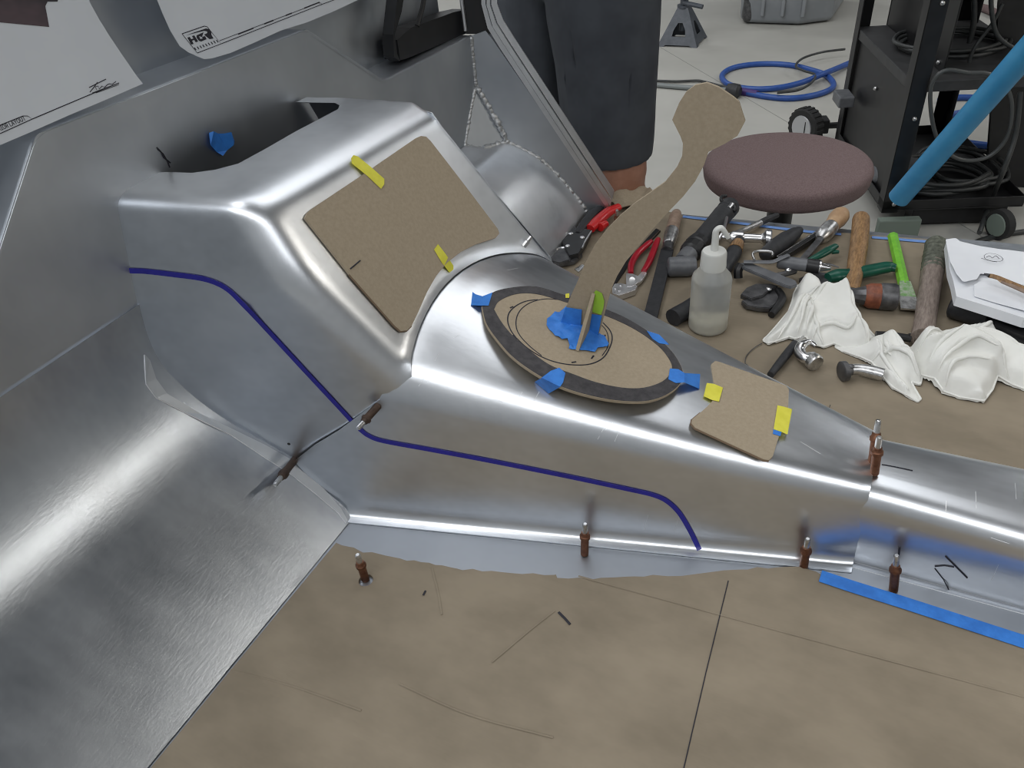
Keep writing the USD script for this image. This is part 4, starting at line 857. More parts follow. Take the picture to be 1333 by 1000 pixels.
t.part('link', tb([(1000, 361), (1020, 357), (1035, 353)], [.022, .022, .02], .005, 8), 'dark_steel')

t = Thing('green_snips', 'offset snips with dark green dipped handles, blades under the white rag', 'snips', zp((1110, 355), 0))
t.part('handle', tb([(1052, 339), (1066, 333), (1078, 326), (1088, 320)], [.018, .02, .022, .022], [.004, .0075, .0085, .006], flat=.7), 'green_grip', 50)
t.part('handle_tip', tb([(1083, 328), (1092, 328)], [.018, .018], [.0045, .003]), 'green_grip', 50)
t.part('handle', tb([(1078, 362), (1090, 359), (1104, 358), (1130, 353), (1155, 348), (1166, 349)], .018, [.010, .0135, .0125, .0125, .0115, .0075], 12, flat=.8), 'green_grip', 50)
t.part('blade', bevel_pl([(1040, 362), (1060, 352), (1080, 356), (1082, 367), (1062, 372)], .014, .008), 'dark_steel', 30)
t.part('scriber', tb([(1062, 346), (1078, 344), (1092, 348)], [.010, .009, .008], [.002, .002, .001], 6), 'dark_steel')

t = Thing('sledge_hammer', 'hammer with a rust-red steel head and worn brown wooden handle', 'hammer', zp((1135, 360), 0))
t.part('handle', tb([(1122, 281), (1121, 286), (1119, 312), (1115, 340), (1111, 366), (1108, 380)], [.018, .018, .018, .019, .02, .021], [.012, .0155, .0155, .0145, .0125, .0115], 16, flat=.8), 'brown_wood', 50)
M, L = axis((1072, 382), (1168, 387), .022)
t.part('head', lathe(fr_(L, (0, .012), (.1, .0150), (.3, .0125), (.42, .0115), (.52, .0140), (.62, .0185)), 10, M), 'dark_steel', 25, 'dark worn head neck')
t.part('head_band', lathe(fr_(L, (.56, .0165), (.63, .0202), (.76, .0205), (.765, .0195)), 24, M), 'rusty_paint', 30, 'rust-red band')
t.part('striking_face', lathe(fr_(L, (.76, .0200), (.78, .0215), (.96, .0215), (.99, .0200), (1., .017)), 24, M), 'dark_steel', 30)

t = Thing('cold_chisel', 'bright green cold chisel with a flat bare steel edge', 'chisel', zp((1170, 355), 0))
M, L = axis((1162, 307), (1184, 403), .010)
s_ = [lathe(fr_(L, (0, .0075), (.01, .0092), (.66, .0092), (.72, .0085)), 8, M)]
t.part('shaft', s_[0], 'lime_paint', 20)
def blade(a, b, w0, w1, h0, h1): 
    V = [(L*x, s*w/2, k*h/2) for x, w, h in ((a, w0, h0), (b, w1, h1)) for s, k in ((-1, -1), (1, -1), (1, 1), (-1, 1))]
    return tf(trimesh.convex.convex_hull(A_(V)), M)
t.part('flare', blade(.70, .87, .0165, .025, .0165, .009), 'green_worn', 25)
t.part('edge', blade(.87, 1.0, .025, .0255, .009, .003), 'steel', 25)

t = Thing('mallet', 'grey wooden tool handle with its end wrapped in dark green tape', 'tool handle', zp((1210, 370), 0))
M, L = axis((1219, 318), (1201, 440), .020, .018)
t.part('handle', lathe(fr_(L, (.25, .0165), (.35, .0175), (.6, .0160), (.85, .0155), (1., .0165)), 12, M), 'grey_wood', 30)
gw = lathe([(L*x, .0172+.0012*math.sin(x*140)) if 0 < x < .36 else (L*x, .0135) for x in np.linspace(0, .36, 30)], 28, M); nn = gw.vertex_normals; gw.vertices = gw.vertices+nn*((meshkit.fbm(gw.vertices*190, 3)-.5)*.0035)[:, None]
t.part('wrapped_tape', gw, 'camo_tape', 40, 'wrinkled dark green tape')

t = Thing('awl', 'small black-handled hook tool reaching to the tunnel edge', 'hook tool', zp((1020, 468), 0))
t.part('handle', tb([(1035, 447), (1026, 459), (1014, 474), (1003, 488)], .009, [.0058, .0068, .0062, .0052], 10), 'black_rubber', 50)
t.part('shank', tb([(1035, 447), (1046, 438)], .009, .002, 6), 'steel')
t = Thing('tack_hammer', 'bright curved claw hammer head peeping out under the white rag', 'hammer', zp((1045, 458), 0))
t.part('claw', tb([(1062, 450), (1054, 446), (1044, 450), (1041, 458), (1047, 466), (1054, 468)], [.016, .018, .018, .015, .015, .015], [.0035, .0055, .008, .0085, .0078, .0075], 12), 'chrome', 50)
M, L = axis((1052, 464), (1063, 474), .014); t.part('striking_face', lathe([(0, .007), (L*.4, .008), (L*.5, .0125), (L*.9, .013), (L, .011)], 20, M), 'steel', 35)
t.part('wedge', bevel_pl([(1050, 458), (1061, 457), (1064, 461), (1054, 464)], .012, .006), 'steel', 30)
t = Thing('ball_hammer', 'dark round-faced hammer head half under the white rag', 'hammer', zp((1115, 484), 0))
M, L = axis((1094, 484), (1108, 482), .014); t.part('striking_face', lathe([(0, .012), (L*.12, .0148), (L*.55, .0145), (L*.7, .008), (L, .0075)], 22, M), 'dark_steel', 35)
t.part('neck', tb([(1105, 481), (1118, 481), (1134, 484), (1150, 488)], .014, [.0075, .0080, .0095, .009], 14), 'steel', 50)
t.part('bolt', ball((1108, 477), .021, .0045, .7), 'dark_steel', 60)
t = Thing('socket_bar', 'dark bar with a bright socket end between the two rags', 'bar', zp((1180, 438), 0))
t.part('bar', tb([(1140, 436), (1160, 437), (1186, 441)], .012, .006, 10), 'black_paint'); t.part('socket', tb([(1186, 440), (1196, 436)], .012, .0075, 12), 'steel')
one('loose_wire', 'thin dark wire bent at the lower corner of the white rag', 'wire', tb([(992, 447), (982, 453), (972, 463), (970, 472), (974, 476)], .002, .0007, 5), 'dark_steel')
one('metal_offcut', 'small grey sheet offcut behind the lever template base', 'offcut', pl([(748, 350), (758, 344), (762, 346), (753, 354)], .002, .0018, 0), 'steel', False)
one('metal_offcut', 'crumpled grey offcut below the red snips handle', 'offcut', bevel_pl([(783, 306), (792, 300), (800, 301), (797, 306), (789, 311), (784, 312)], .010, .009), 'dark_steel', 30)

# paper stack on a black case
cs = Thing('tool_case', 'black rubber tool case under the paper stack at the right edge', 'tool case', zp((1300, 410), 0))
M, L = axis((1237, 397), (1292, 413), .021); cs.part('end_roll', lathe([(0, .014), (.003, .019), (L, .020), (L+.002, .016)], 20, M), 'black_rubber', 40)
cs.part('body', bevel_pl([(1284, 402), (1340, 404), (1440, 425), (1440, 470), (1330, 440), (1290, 424)], .036, .034, .006), 'black_paint', 30)
cs.part('red_trim', tb([(1302, 428), (1320, 436), (1345, 444), (1400, 460)], .020, [.007, .009, .009, .009], 10), 'red_plastic', 50)
ps = [(1232, 313), (1243, 311), (1249, 314), (1300, 326), (1345, 334), (1440, 350), (1440, 430), (1333, 414), (1290, 400), (1245, 386), (1241, 366), (1236, 350)]
stk = Thing('paper_stack', 'thick stack of white papers at the right edge', 'papers', zp((1290, 360), .05))
stk.part('ream', plate(ps, CT+.060, .016, .002), 'paper', False)
top_s = Thing('paper_sheet', 'white sheet with an oval stamp lying on the paper stack', 'paper', zp((1270, 345), 0.061))
cur = lambda u, v, V: .004*np.sin(u*30)*np.sin(v*25)+.004
a = [zp(p, 0.061) for p in ((1231, 312), (1244, 310), (1252, 316), (1300, 328), (1350, 337), (1400, 346), (1400, 390), (1333, 372), (1300, 362), (1275, 360), (1270, 368), (1252, 373), (1243, 362), (1236, 345))]
top_s.part('sheet', sheet(a, UPX if False else (0, 0, 1), .0004, .012, cur, round_=.003, edge=.012), 'paper', 50)
zz = 0.061+.0085
top_s.part('stamp', cat(tb([(1281, 333), (1286, 330), (1297, 331), (1305, 336), (1303, 340), (1292, 340), (1283, 337), (1281, 333)], zz, .0004, 5, flat=.3), tb([(1284, 335), (1288, 333), (1292, 336), (1296, 333), (1301, 337)], zz, .0004, 4, 3), tb([(1277, 336), (1290, 340), (1298, 341)], zz, .0003, 4, 3)), 'ink')
s3 = Thing('paper_sheet', 'curled grey-white sheet lower on the paper stack, under the pencils', 'paper', zp((1300, 380), 0.061))
b_ = [zp(p, 0.0613) for p in ((1268, 371), (1280, 364), (1296, 363), (1340, 380), (1400, 396), (1400, 420), (1333, 406), (1290, 393), (1268, 386))]
s3.part('sheet', sheet(b_, (0, 0, 1), .0004, .012, lambda u, v, V: .0015+.001*np.sin(u*40), edge=.012), 'paper', 50)
p = Thing('pencil', 'dark brown pencil lying across the papers', 'pencil', zp((1310, 368), .078))
p.part('barrel', tb([(1288, 359), (1300, 362), (1345, 381)], .081, .0032, 6, 2), 'brown_wood'); p.part('point', tb([(1288, 359), (1281, 356)], .081, [.0032, .0006], 6, 2), 'dark_steel')
p = Thing('pencil', 'tan pencil nearer than the dark one on the papers', 'pencil', zp((1320, 372), .078))
p.part('barrel', tb([(1305, 366), (1350, 386)], .079, .0035, 6, 2), 'file_wood'); p.part('point', tb([(1305, 366), (1297, 363)], .079, [.0035, .0006], 6, 2), 'pale_wood')

from scipy.interpolate import NearestNDInterpolator, LinearNDInterpolator
# ------------------------------------------------------------------ white rags: outlines on the cardboard, lifted into folds
def rag(label, px, seed, base, folds, crest):
    """a crumpled cloth seen over the outline px (x, y, height there); crest: humps it is draped over; folds: lines along which one layer laps over the next"""
    o = A_([zp(p[:2], p[2] if len(p) > 2 else .002)[:2] for p in px]); pg = Polygon(o).buffer(-.002).buffer(.003)
    P, T = tri2d(pg, .0032, .0032); d = shapely.distance(shapely.points(P), pg.exterior)
    q = np.c_[P, P[:, :1]*0+seed]; w = P+.010*(np.c_[meshkit.fbm(q*22, 2), meshkit.fbm(q*22+9, 2)]-.5)
    edge_ = 1-np.exp(-d/.006); h = base*edge_*(1+.9*(meshkit.fbm(q*16+3, 2)-.5))
    acc = np.zeros(len(P))
    for c, hh, rch in crest:
        r = np.linalg.norm(w-zp(c, hh*.8)[:2], axis=1)/rch; acc = np.maximum(acc, hh*np.exp(-r**2.4))
    h = h+acc*np.clip(d/.012, 0, 1)
    for pts, hh, wd in folds:
        L_ = spline(A_([zp(p_, .02)[:2] for p_ in pts]), 5); seg = np.diff(L_, axis=0); mid = (L_[1:]+L_[:-1])/2
        k = np.argmin(((w[:, None]-mid[None])**2).sum(-1), axis=1); s_ = (seg[k, 0]*(w[:, 1]-mid[k, 1])-seg[k, 1]*(w[:, 0]-mid[k, 0]))/np.linalg.norm(seg[k], axis=1)
        dist = shapely.distance(shapely.points(w), LineString(L_)); s_ = np.where(s_ < 0, -dist, dist)
        end = np.clip(1-(dist-np.abs(s_))/.01, 0, 1)
        h = h+1.7*hh*np.exp(-np.maximum(s_, 0)/(wd*2.6))/(1+np.exp(-s_/(wd*.22)))*np.clip(d/.004, 0, 1)*end
    h = np.maximum(h+.0016*(meshkit.fbm(q*60, 2)-.5), .0012)
    top = trimesh.Trimesh(np.c_[P, CT+h], T, process=False); trimesh.smoothing.filter_laplacian(top, lamb=.35, iterations=1); z_ = np.maximum(top.vertices[:, 2], CT+.0008)
    m = solid(np.c_[P, z_], T, A_([0, 0, .0011])); hz_ = NearestNDInterpolator(P, z_); hl_ = LinearNDInterpolator(P, z_)
    r = Thing('rag', label, 'cloth', A_([*P.mean(0), CT])); r.part('cloth', m, 'cloth', True)
    def on_(xy):
        z = hl_(xy[:, 0], xy[:, 1]); return np.c_[xy, np.where(np.isnan(z), hz_(xy[:, 0], xy[:, 1]), z)]
    for pts, hh, wd in folds:
        L_ = spline(A_([zp(p_, .02)[:2] for p_ in pts]), 7); inside = shapely.contains_xy(pg.buffer(-.002), L_[:, 0], L_[:, 1]); L_ = L_[inside]
        if len(L_) > 5: s_ = np.linspace(0, np.pi, len(L_)); r.part('fold', tube(on_(L_)+A_([0, 0, .0006]), .0008+.0026*np.sin(s_), 8), 'cloth', True)
    ring_ = A_(pg.buffer(-.0012).exterior.coords)[:-1]
    r.part('hem', tube(on_(ring_)+A_([0, 0, .0002]), .0016, 6), 'cloth', True)
rag('white cotton rag draped over the snips and hammers, left of the rolled one',
    [(993, 444), (999, 438), (1012, 424), (1026, 408), (1031, 393), (1034, 376, .015), (1040, 362, .02), (1049, 352, .03), (1060, 355, .03), (1074, 363, .03), (1084, 374, .035), (1098, 368, .04), (1106, 369, .04), (1115, 380, .04), (1127, 402, .03), (1136, 425, .015), (1142, 442), (1150, 452), (1128, 458), (1100, 454), (1085, 448), (1072, 453), (1058, 450), (1048, 443), (1036, 444), (1026, 441), (1010, 446), (1000, 449)], 1.3, .008,
    [([(998, 440), (1014, 432), (1032, 412), (1046, 394), (1064, 386)], .008, .004), ([(1034, 440), (1042, 422), (1046, 405), (1056, 396), (1066, 390)], .010, .004), ([(1052, 440), (1050, 425), (1056, 410), (1052, 398)], .008, .003),
     ([(1128, 444), (1118, 420), (1106, 400), (1100, 384)], .009, .004), ([(1058, 440), (1064, 428), (1082, 424), (1104, 430), (1112, 424)], .007, .004), ([(1136, 452), (1128, 438), (1118, 426)], .007, .003), ([(1086, 448), (1066, 432), (1058, 412)], .005, .006), ([(1092, 372), (1080, 382), (1064, 392), (1054, 402)], .010, .004)],
    [((1056, 365), .028, .045), ((1098, 380), .040, .045), ((1090, 410), .022, .05), ((1045, 408), .014, .03)])
rag('white cotton rag twisted loosely between the draped rag and the rolled one',
    [(1085, 450), (1110, 452), (1135, 440), (1150, 436, .01), (1153, 431, .02), (1162, 433, .02), (1172, 442, .015), (1184, 456, .01), (1192, 468), (1200, 490), (1198, 502), (1186, 498), (1192, 508), (1199, 519), (1195, 523), (1180, 516), (1162, 506), (1146, 490), (1134, 475), (1118, 466), (1098, 458)], 4.1, .008,
    [([(1108, 458), (1135, 462), (1152, 458), (1172, 466), (1196, 484)], .009, .004), ([(1194, 516), (1182, 498), (1162, 480), (1148, 462), (1142, 448)], .009, .004), ([(1186, 470), (1172, 452), (1160, 438)], .009, .004), ([(1190, 518), (1172, 506), (1150, 488)], .005, .003), ([(1150, 440), (1152, 452), (1160, 464)], .006, .003)],
    [((1152, 450), .014, .03), ((1176, 474), .014, .03), ((1163, 440), .018, .02)])
rag('white cotton rag bundled and rolled at the right edge below the black case',
    [(1186, 446, .015), (1196, 436, .03), (1212, 432, .03), (1228, 427, .02), (1245, 424, .02), (1262, 428, .02), (1288, 419, .025), (1293, 422, .025), (1302, 438, .02), (1330, 446, .02), (1400, 462, .02), (1400, 520), (1345, 512), (1318, 503), (1296, 496), (1292, 508), (1280, 524), (1250, 519), (1226, 512), (1214, 500), (1196, 490), (1184, 470)], 7.7, .012,
    [([(1190, 462), (1215, 446), (1240, 440), (1265, 438), (1288, 426)], .006, .005), ([(1246, 518), (1226, 504), (1220, 488), (1234, 474), (1262, 466), (1290, 474)], .012, .005), ([(1252, 512), (1234, 500), (1234, 488), (1250, 480), (1282, 482)], .009, .004), ([(1345, 500), (1315, 486), (1284, 466), (1245, 454), (1205, 458)], .012, .005), ([(1290, 506), (1262, 508), (1240, 514)], .006, .004), ([(1290, 514), (1264, 514), (1246, 518)], .005, .003), ([(1390, 474), (1333, 464), (1290, 449), (1252, 446)], .009, .005), ([(1244, 456), (1218, 466), (1204, 482)], .008, .004), ([(1292, 424), (1280, 438), (1262, 446)], .007, .004)],
    [((1206, 442), .036, .03), ((1250, 462), .024, .055), ((1248, 495), .020, .04), ((1290, 445), .022, .06), ((1345, 470), .018, .06)])

# ------------------------------------------------------------------ behind the car: stool, cart, hoses, stand, person
SZ = -.055
sc = (Z(915, 232, SZ)+Z(1132, 222, SZ))/2; sr = float(np.linalg.norm(Z(915, 232, SZ)-Z(1132, 222, SZ))/2)
st_ = Thing('shop_stool', 'round shop stool with a mauve-brown fabric seat', 'stool', A_([sc[0], sc[1], SHOP]))
SB_ = SZ-.0145; M = frame(A_([sc[0], sc[1], SB_]), A_([sc[0], sc[1], SZ+1]))
st_.part('seat', lathe([(-.004, sr*.86), (.0, sr*.93), (.005, sr*.965), (.014, sr*.985), (.033, sr), (.042, sr*.985), (.047, sr*.955), (.051, sr*.90), (.054, sr*.75), (.056, sr*.4), (.0565, .001)], 64, M), 'stool_fabric', 60)
cx, cy = sc[0], sc[1]
st_.part('seat_pan', lathe([(-.012, sr*.5), (-.004, sr*.84)], 40, M), 'black_paint', 40)
st_.part('column', tube([(cx, cy, SHOP+.07), (cx, cy, SB_-.004)], .030, 16), 'black_paint')
for k in range(5):
    a = k*2*math.pi/5+.3; e = A_([cx+.24*math.cos(a), cy+.24*math.sin(a), SHOP+.06]); st_.part('leg', tube([(cx, cy, SHOP+.09), e], [.022, .014], 8), 'black_paint')
    st_.part('caster', lathe([(-.012, .018), (-.009, .026), (.009, .026), (.012, .018)], 16, frame(e-A_([0, 0, .034]), e-A_([0, 0, .034])+A_([-math.sin(a), math.cos(a), 0]))), 'tyre')

# cart
CB = -.40                                                            # its bottom tray
q0, q1 = Z(1148, 274, CB), Z(1318, 268, CB); ux = unit(q1-q0); ux[2] = 0; ux = unit(ux); uy = A_([-ux[1], ux[0], 0])
qb = Z(1088, 170, CB); dp = float((qb-q0)@uy); dp = max(.35, min(dp, .60)); W_ = float(np.linalg.norm(q1-q0))
cart = Thing('tool_cart', 'black steel shelf cart on wheels with coiled cables on its shelves', 'cart', A_([*q0[:2], SHOP]))
def cp(a, b, z): return q0*A_([1, 1, 0])+ux*a+uy*b+A_([0, 0, z])
def cbox(a0, a1, b0, b1, z0, z1, r=.003):
    m = rbox(a1-a0, b1-b0, z1-z0, r, seg=6); M = np.eye(4); M[:3, 0], M[:3, 1], M[:3, 3] = ux, uy, cp((a0+a1)/2, (b0+b1)/2, z0); return tf(m, M)
def zfor(a, b, py):
    """height above the cart's corner (a, b) seen at picture row py"""
    base = cp(a, b, -.6); return -.6+height_at(base, py)
zm = zfor(.0, 0, 108)                                                  # middle shelf
ztop = .62
def angle_post(a, b, sa, sb, name='post'): return cart.part(name, cat(cbox(min(a, a+sa*.048), max(a, a+sa*.048), min(b, b+sb*.004), max(b, b+sb*.004), CB-.01, ztop), cbox(min(a, a+sa*.004), max(a, a+sa*.004), min(b, b+sb*.048), max(b, b+sb*.048), CB-.01, ztop)), 'black_paint', False)
angle_post(0, 0, 1, 1); angle_post(0, dp, 1, -1); angle_post(W_, dp, -1, -1)
angle_post(W_+.0, 0, -1, 1) if False else None
def tray(z, h, a1, b1, b0=0.): return cat(cbox(0, a1, b0, b1, z-.004, z), cbox(0, a1, b0, b0+.004, z, z+h), cbox(0, a1, b1-.004, b1, z, z+h), cbox(0, .004, b0, b1, z, z+h), cbox(a1-.004, a1, b0, b1, z, z+h))
cart.part('bottom_tray', tray(CB, .03, W_+.03, dp), 'black_paint', False)
cart.part('shelf', cat(cbox(0.005, W_*1.05, .005, dp-.005, zm-.03, zm)), 'shelf_paint', False)
cart.part('shelf', cat(cbox(0, W_*1.05, 0, dp, zm+.42, zm+.45)), 'black_paint', False)
cart.part('divider', cbox(.10, .105, .06, dp-.01, zm, zm+.42), 'black_paint', False)
cart.part('side_panel', cbox(.012, .016, .05, dp-.05, CB+.004, zm-.03), 'black_paint', False)
cart.part('back_panel', cbox(.10, W_*.55, dp-.004, dp, CB+.28, zm+.5), 'black_paint', False)
cart.part('upper_tray', cbox(.34, W_*1.25, .30, .34, zm+.20, zm+.24), 'black_paint', False)
cart.part('side_upright', cbox(W_+.10, W_+.16, dp*.55, dp*.7, CB-.02, ztop), 'black_paint', False)
for a, b, z in ((.03, -.002, zm-.10), (.03, -.002, CB+.02), (.03, -.002, zm+.20), (W_*.5, dp-.006, zm+.25), (W_*.62, dp-.006, zm-.09)): cart.part('bolt', tf(trimesh.creation.icosphere(1, .007), trimesh.transformations.translation_matrix(cp(a, b, z))), 'steel', 60)
for b, z in ((.30, zm-.11), (.30, zm+.23), (.10, zm+.02)): cart.part('bolt', tf(trimesh.creation.icosphere(1, .007), trimesh.transformations.translation_matrix(cp(.008 if z < zm else .098, b, z))), 'steel', 60)
def wheel(c, r, w, ax, name='wheel'):
    p = cart.part(name, lathe([(-w/2, r*.66), (-w/2, r*.93), (-w/2+.005, r), (w/2-.005, r), (w/2, r*.93), (w/2, r*.66)], 32, frame(c, c+ax)), 'tyre', 30)
    cart.part('wheel_hub', lathe([(-w/2+.006, r*.05), (-w/2+.005, r*.40), (-w/2-.003, r*.48), (-w/2-.003, r*.64), (-w/2+.002, r*.68), (w/2-.002, r*.68), (w/2+.003, r*.64), (w/2+.001, r*.05)], 28, frame(c, c+ax)), 'wheel_rim', 30, parent=p)
    for k in range(22):
        a = 2*math.pi*k/22; e1, e2 = np.cross(ax, (0, 0, 1)), A_([0, 0, 1.]); d_ = math.cos(a)*e1+math.sin(a)*e2
        cart.part('tread_block', tf(rbox(.010, w*.8, .004, .001, seg=4), np.block([[np.c_[np.cross(ax, d_), ax, d_], (c+d_*(r-.001))[:, None]], [np.zeros((1, 3)), np.ones((1, 1))]])), 'tyre', False, parent=p)
rh = unit(RT*A_([1, 1, 0])); fh = unit(FW*A_([1, 1, 0])); wc = Z(1049, 165, SHOP+.07); wheel(wc, .07, .045, unit(-rh*.88-fh*.48))
cart.part('axle_bracket', cat(tube([wc, wc+ux*.12], .012, 8), cbox(-.09, .0, float((wc-q0)@uy)-.03, float((wc-q0)@uy)+.03, CB-.02, CB+.03)), 'black_paint', False)
cart.part('handle_stub', tf(rbox(.05, .09, .035, .004), np.block([[np.c_[ux, uy, A_([0, 0, 1])], cp(-.03, dp-.12, zfor(-.03, dp-.12, 135))[:, None]], [np.zeros((1, 3)), np.ones((1, 1))]])), 'grey_plastic', False)
for px in ((1302, 292),): 
    c = Z(*px, SHOP+.045); p = cart.part('caster', lathe([(-.014, .03), (-.011, .045), (.011, .045), (.014, .03)], 28, frame(c, c+unit(ux+uy*.4))), 'tyre', 30)
    cart.part('caster_plate', lathe([(-.018, .012), (-.018, .032), (-.0145, .034)], 20, frame(c, c+unit(ux+uy*.4))), 'pad_green', 30, parent=p)
c = Z(1168, 298, SHOP+.03); cart.part('foot_block', tf(rbox(.12, .03, .07, .004), np.block([[np.c_[ux, uy, A_([0, 0, 1])], (c-A_([0, 0, .035]))[:, None]], [np.zeros((1, 3)), np.ones((1, 1))]])), 'pad_green', False)
cart.part('under_beam', cbox(.1, W_, .02, .08, CB-.06, CB-.008), 'black_paint', False)
# coils and hanging loops on the cart
def cpx(px, b):
    """the picture point on the upright plane b metres behind the cart's front"""
    return PL(px, q0+uy*b, uy)
def cable(label, pts, r, m_='cable_rubber', name='cable', group=None, m=8): return one(name, label, 'cable', tube(spline(A_(pts), m), r, 8), m_, 60, group)
ep_ = [cpx(p, .27) for p in ((1304, -40), (1292, 130), (1284, 236), (1440, 262), (1440, -40))]; cart.part('end_panel', sheet(ep_, -uy, .015, edge=.1), 'black_paint', False)
cable('grey looped cable hanging in a big ring behind the blue pipe', [cpx(p, -.012) for p in ((1262, 95), (1230, 92), (1213, 110), (1212, 145), (1220, 180), (1238, 202), (1262, 209), (1290, 202), (1312, 176), (1317, 135), (1306, 108), (1285, 96), (1262, 95))], .0058, 'loop_cable')
cable('black cable hanging from the upper shelf in a vertical run', [cpx(p, .3) for p in ((1268, -10), (1268, 20), (1266, 40), (1262, 56))], .008)
cable('thin dark cable sagging from the top right of the cart', [cpx(p, .1) for p in ((1290, -20), (1291, 15), (1298, 45), (1318, 62), (1345, 72))], .006)
cable('dark cable leaning down to the coil on the middle shelf', [cpx(p, .15) for p in ((1305, 5), (1292, 30), (1270, 60), (1262, 80), (1262, 100))], .005)
def coil(c, r1, r2, z0, n, rad, seed):
    g = np.random.default_rng(seed); pts = []
    for k in range(n*14):
        a = 2*math.pi*k/14; rr = 1+g.normal(0, .04); pts.append(c+ux*(r1*rr*math.cos(a)+.01*math.sin(k*.3))+uy*r2*rr*math.sin(a)+A_([0, 0, z0+rad*1.6*(k/14)*.8+rad]))
    return pts
cable('coil of dark cable lying on the middle shelf of the cart', coil(cp(.20, .30, 0), .15, .13, zm, 3, .006, 1), .006, m=3)
cable('tangled grey cable coil in the bottom tray of the cart', coil(cp(.20, .18, 0), .155, .12, CB+.004, 4, .0075, 2), .0075, m=3)
cable('looser black cable coil on the right of the bottom tray', coil(cp(.30, .24, 0), .12, .15, CB+.01, 3, .0065, 3), .0065, m=3)
cable('dark cable running down past the caster to the floor', [cpx((1328, 120), .0), cpx((1322, 175), -.02), cpx((1305, 225), -.04), Z(1290, 262, CB-.01), Z(1275, 303, SHOP+.04)], .007)
cable('dark cable lying on the concrete at the far right', [Z(x, y, SHOP+.008) for x, y in ((1255, 322), (1280, 312), (1310, 305), (1345, 300), (1400, 292))], .008)
one('plastic_bag', 'crumpled dark plastic bag among the cables in the bottom tray', 'bag', tf(trimesh.creation.icosphere(3, 1.), np.block([[np.c_[ux*.09, uy*.07, A_([0, 0, .05])], cp(.09, .16, CB+.045)[:, None]], [np.zeros((1, 3)), np.ones((1, 1))]])), 'grey_plastic', 15)
# blue pipe leaning into the cart
pa, pb = cpx((1170, 258), -.045), cpx((1345, 58), -.25)
pipe = Thing('blue_pipe', 'bright blue plastic pipe leaning across the cart', 'pipe', pa)
rp0 = 25*np.linalg.norm(pa-EYE)/1000/2*.95; pipe.part('pipe', tube([pa, pb+(pb-pa)*.35], rp0, 24), 'blue_pipe', 60)
# hoses and cords on the floor
fz = SHOP+.012
def fl(pts, z=fz): return [Z(x, y, z) for x, y in pts]
lz = [fz, fz, fz, fz, fz, fz, fz, fz, fz+.02, fz+.02, fz, fz]
hp = [(972, 121), (1000, 126), (1030, 128), (1060, 124), (1080, 117), (1085, 109), (1075, 98), (1055, 91), (1030, 85), (1000, 83), (970, 85), (950, 90), (940, 98), (944, 107), (958, 113), (985, 116), (1015, 114), (1045, 107), (1070, 97), (1092, 88), (1115, 78)]
hz = [fz]*16+[fz+.004, fz+.012, fz+.018, fz+.010, fz]
hose = Thing('air_hose', 'blue air hose looped on the concrete floor', 'hose', Z(1020, 105, SHOP))
hose.part('hose', tube(spline(A_([Z(x, y, z) for (x, y), z in zip(hp, hz)]), 8), .0125, 12), 'blue_hose', 60)
hose.part('wrap', tube(fl([(962, 119), (975, 121), (986, 123)]), .017, 12), 'purple_tape', 60, 'purple tape wrap')
for i, q in enumerate(([(1222, 130), (1250, 127), (1290, 128), (1330, 127)], [(1222, 153), (1250, 147), (1290, 141), (1330, 138)], [(1222, 180), (1250, 185), (1290, 190), (1330, 190)])):
    one('air_hose', f'blue hose length on the floor seen through the cart, {("farthest", "middle", "nearest")[i]} of three', 'hose', tube(spline(A_(fl(q)), 6), .0125, 10), 'blue_hose', 60)
plug = Thing('power_connector', 'black round cord connector on the floor beside the lever template knob', 'connector', Z(955, 118, SHOP))
M = frame(Z(946, 117, fz+.018), Z(968, 120, fz+.018)); plug.part('body', lathe([(0, .018), (.005, .028), (.03, .032), (.055, .030), (.065, .018)], 20, M), 'black_rubber', 40)
cable('thick grey cord lying on the concrete behind the person', fl([(820, 110), (845, 110), (870, 112), (895, 114), (930, 116), (948, 117)], fz), .011, 'grey_cable')
cable('thin black cord lying beside the thick grey cord', fl([(820, 105), (845, 105), (880, 106), (905, 105), (915, 106), (935, 111), (948, 114)], fz-.003), .006)
cable('thin black cord curving from the hose to the cart', fl([(1012, 121), (1040, 117), (1058, 106), (1060, 97), (1046, 92), (1036, 86), (1045, 76), (1070, 68), (1100, 64)], fz+.024), .0055)
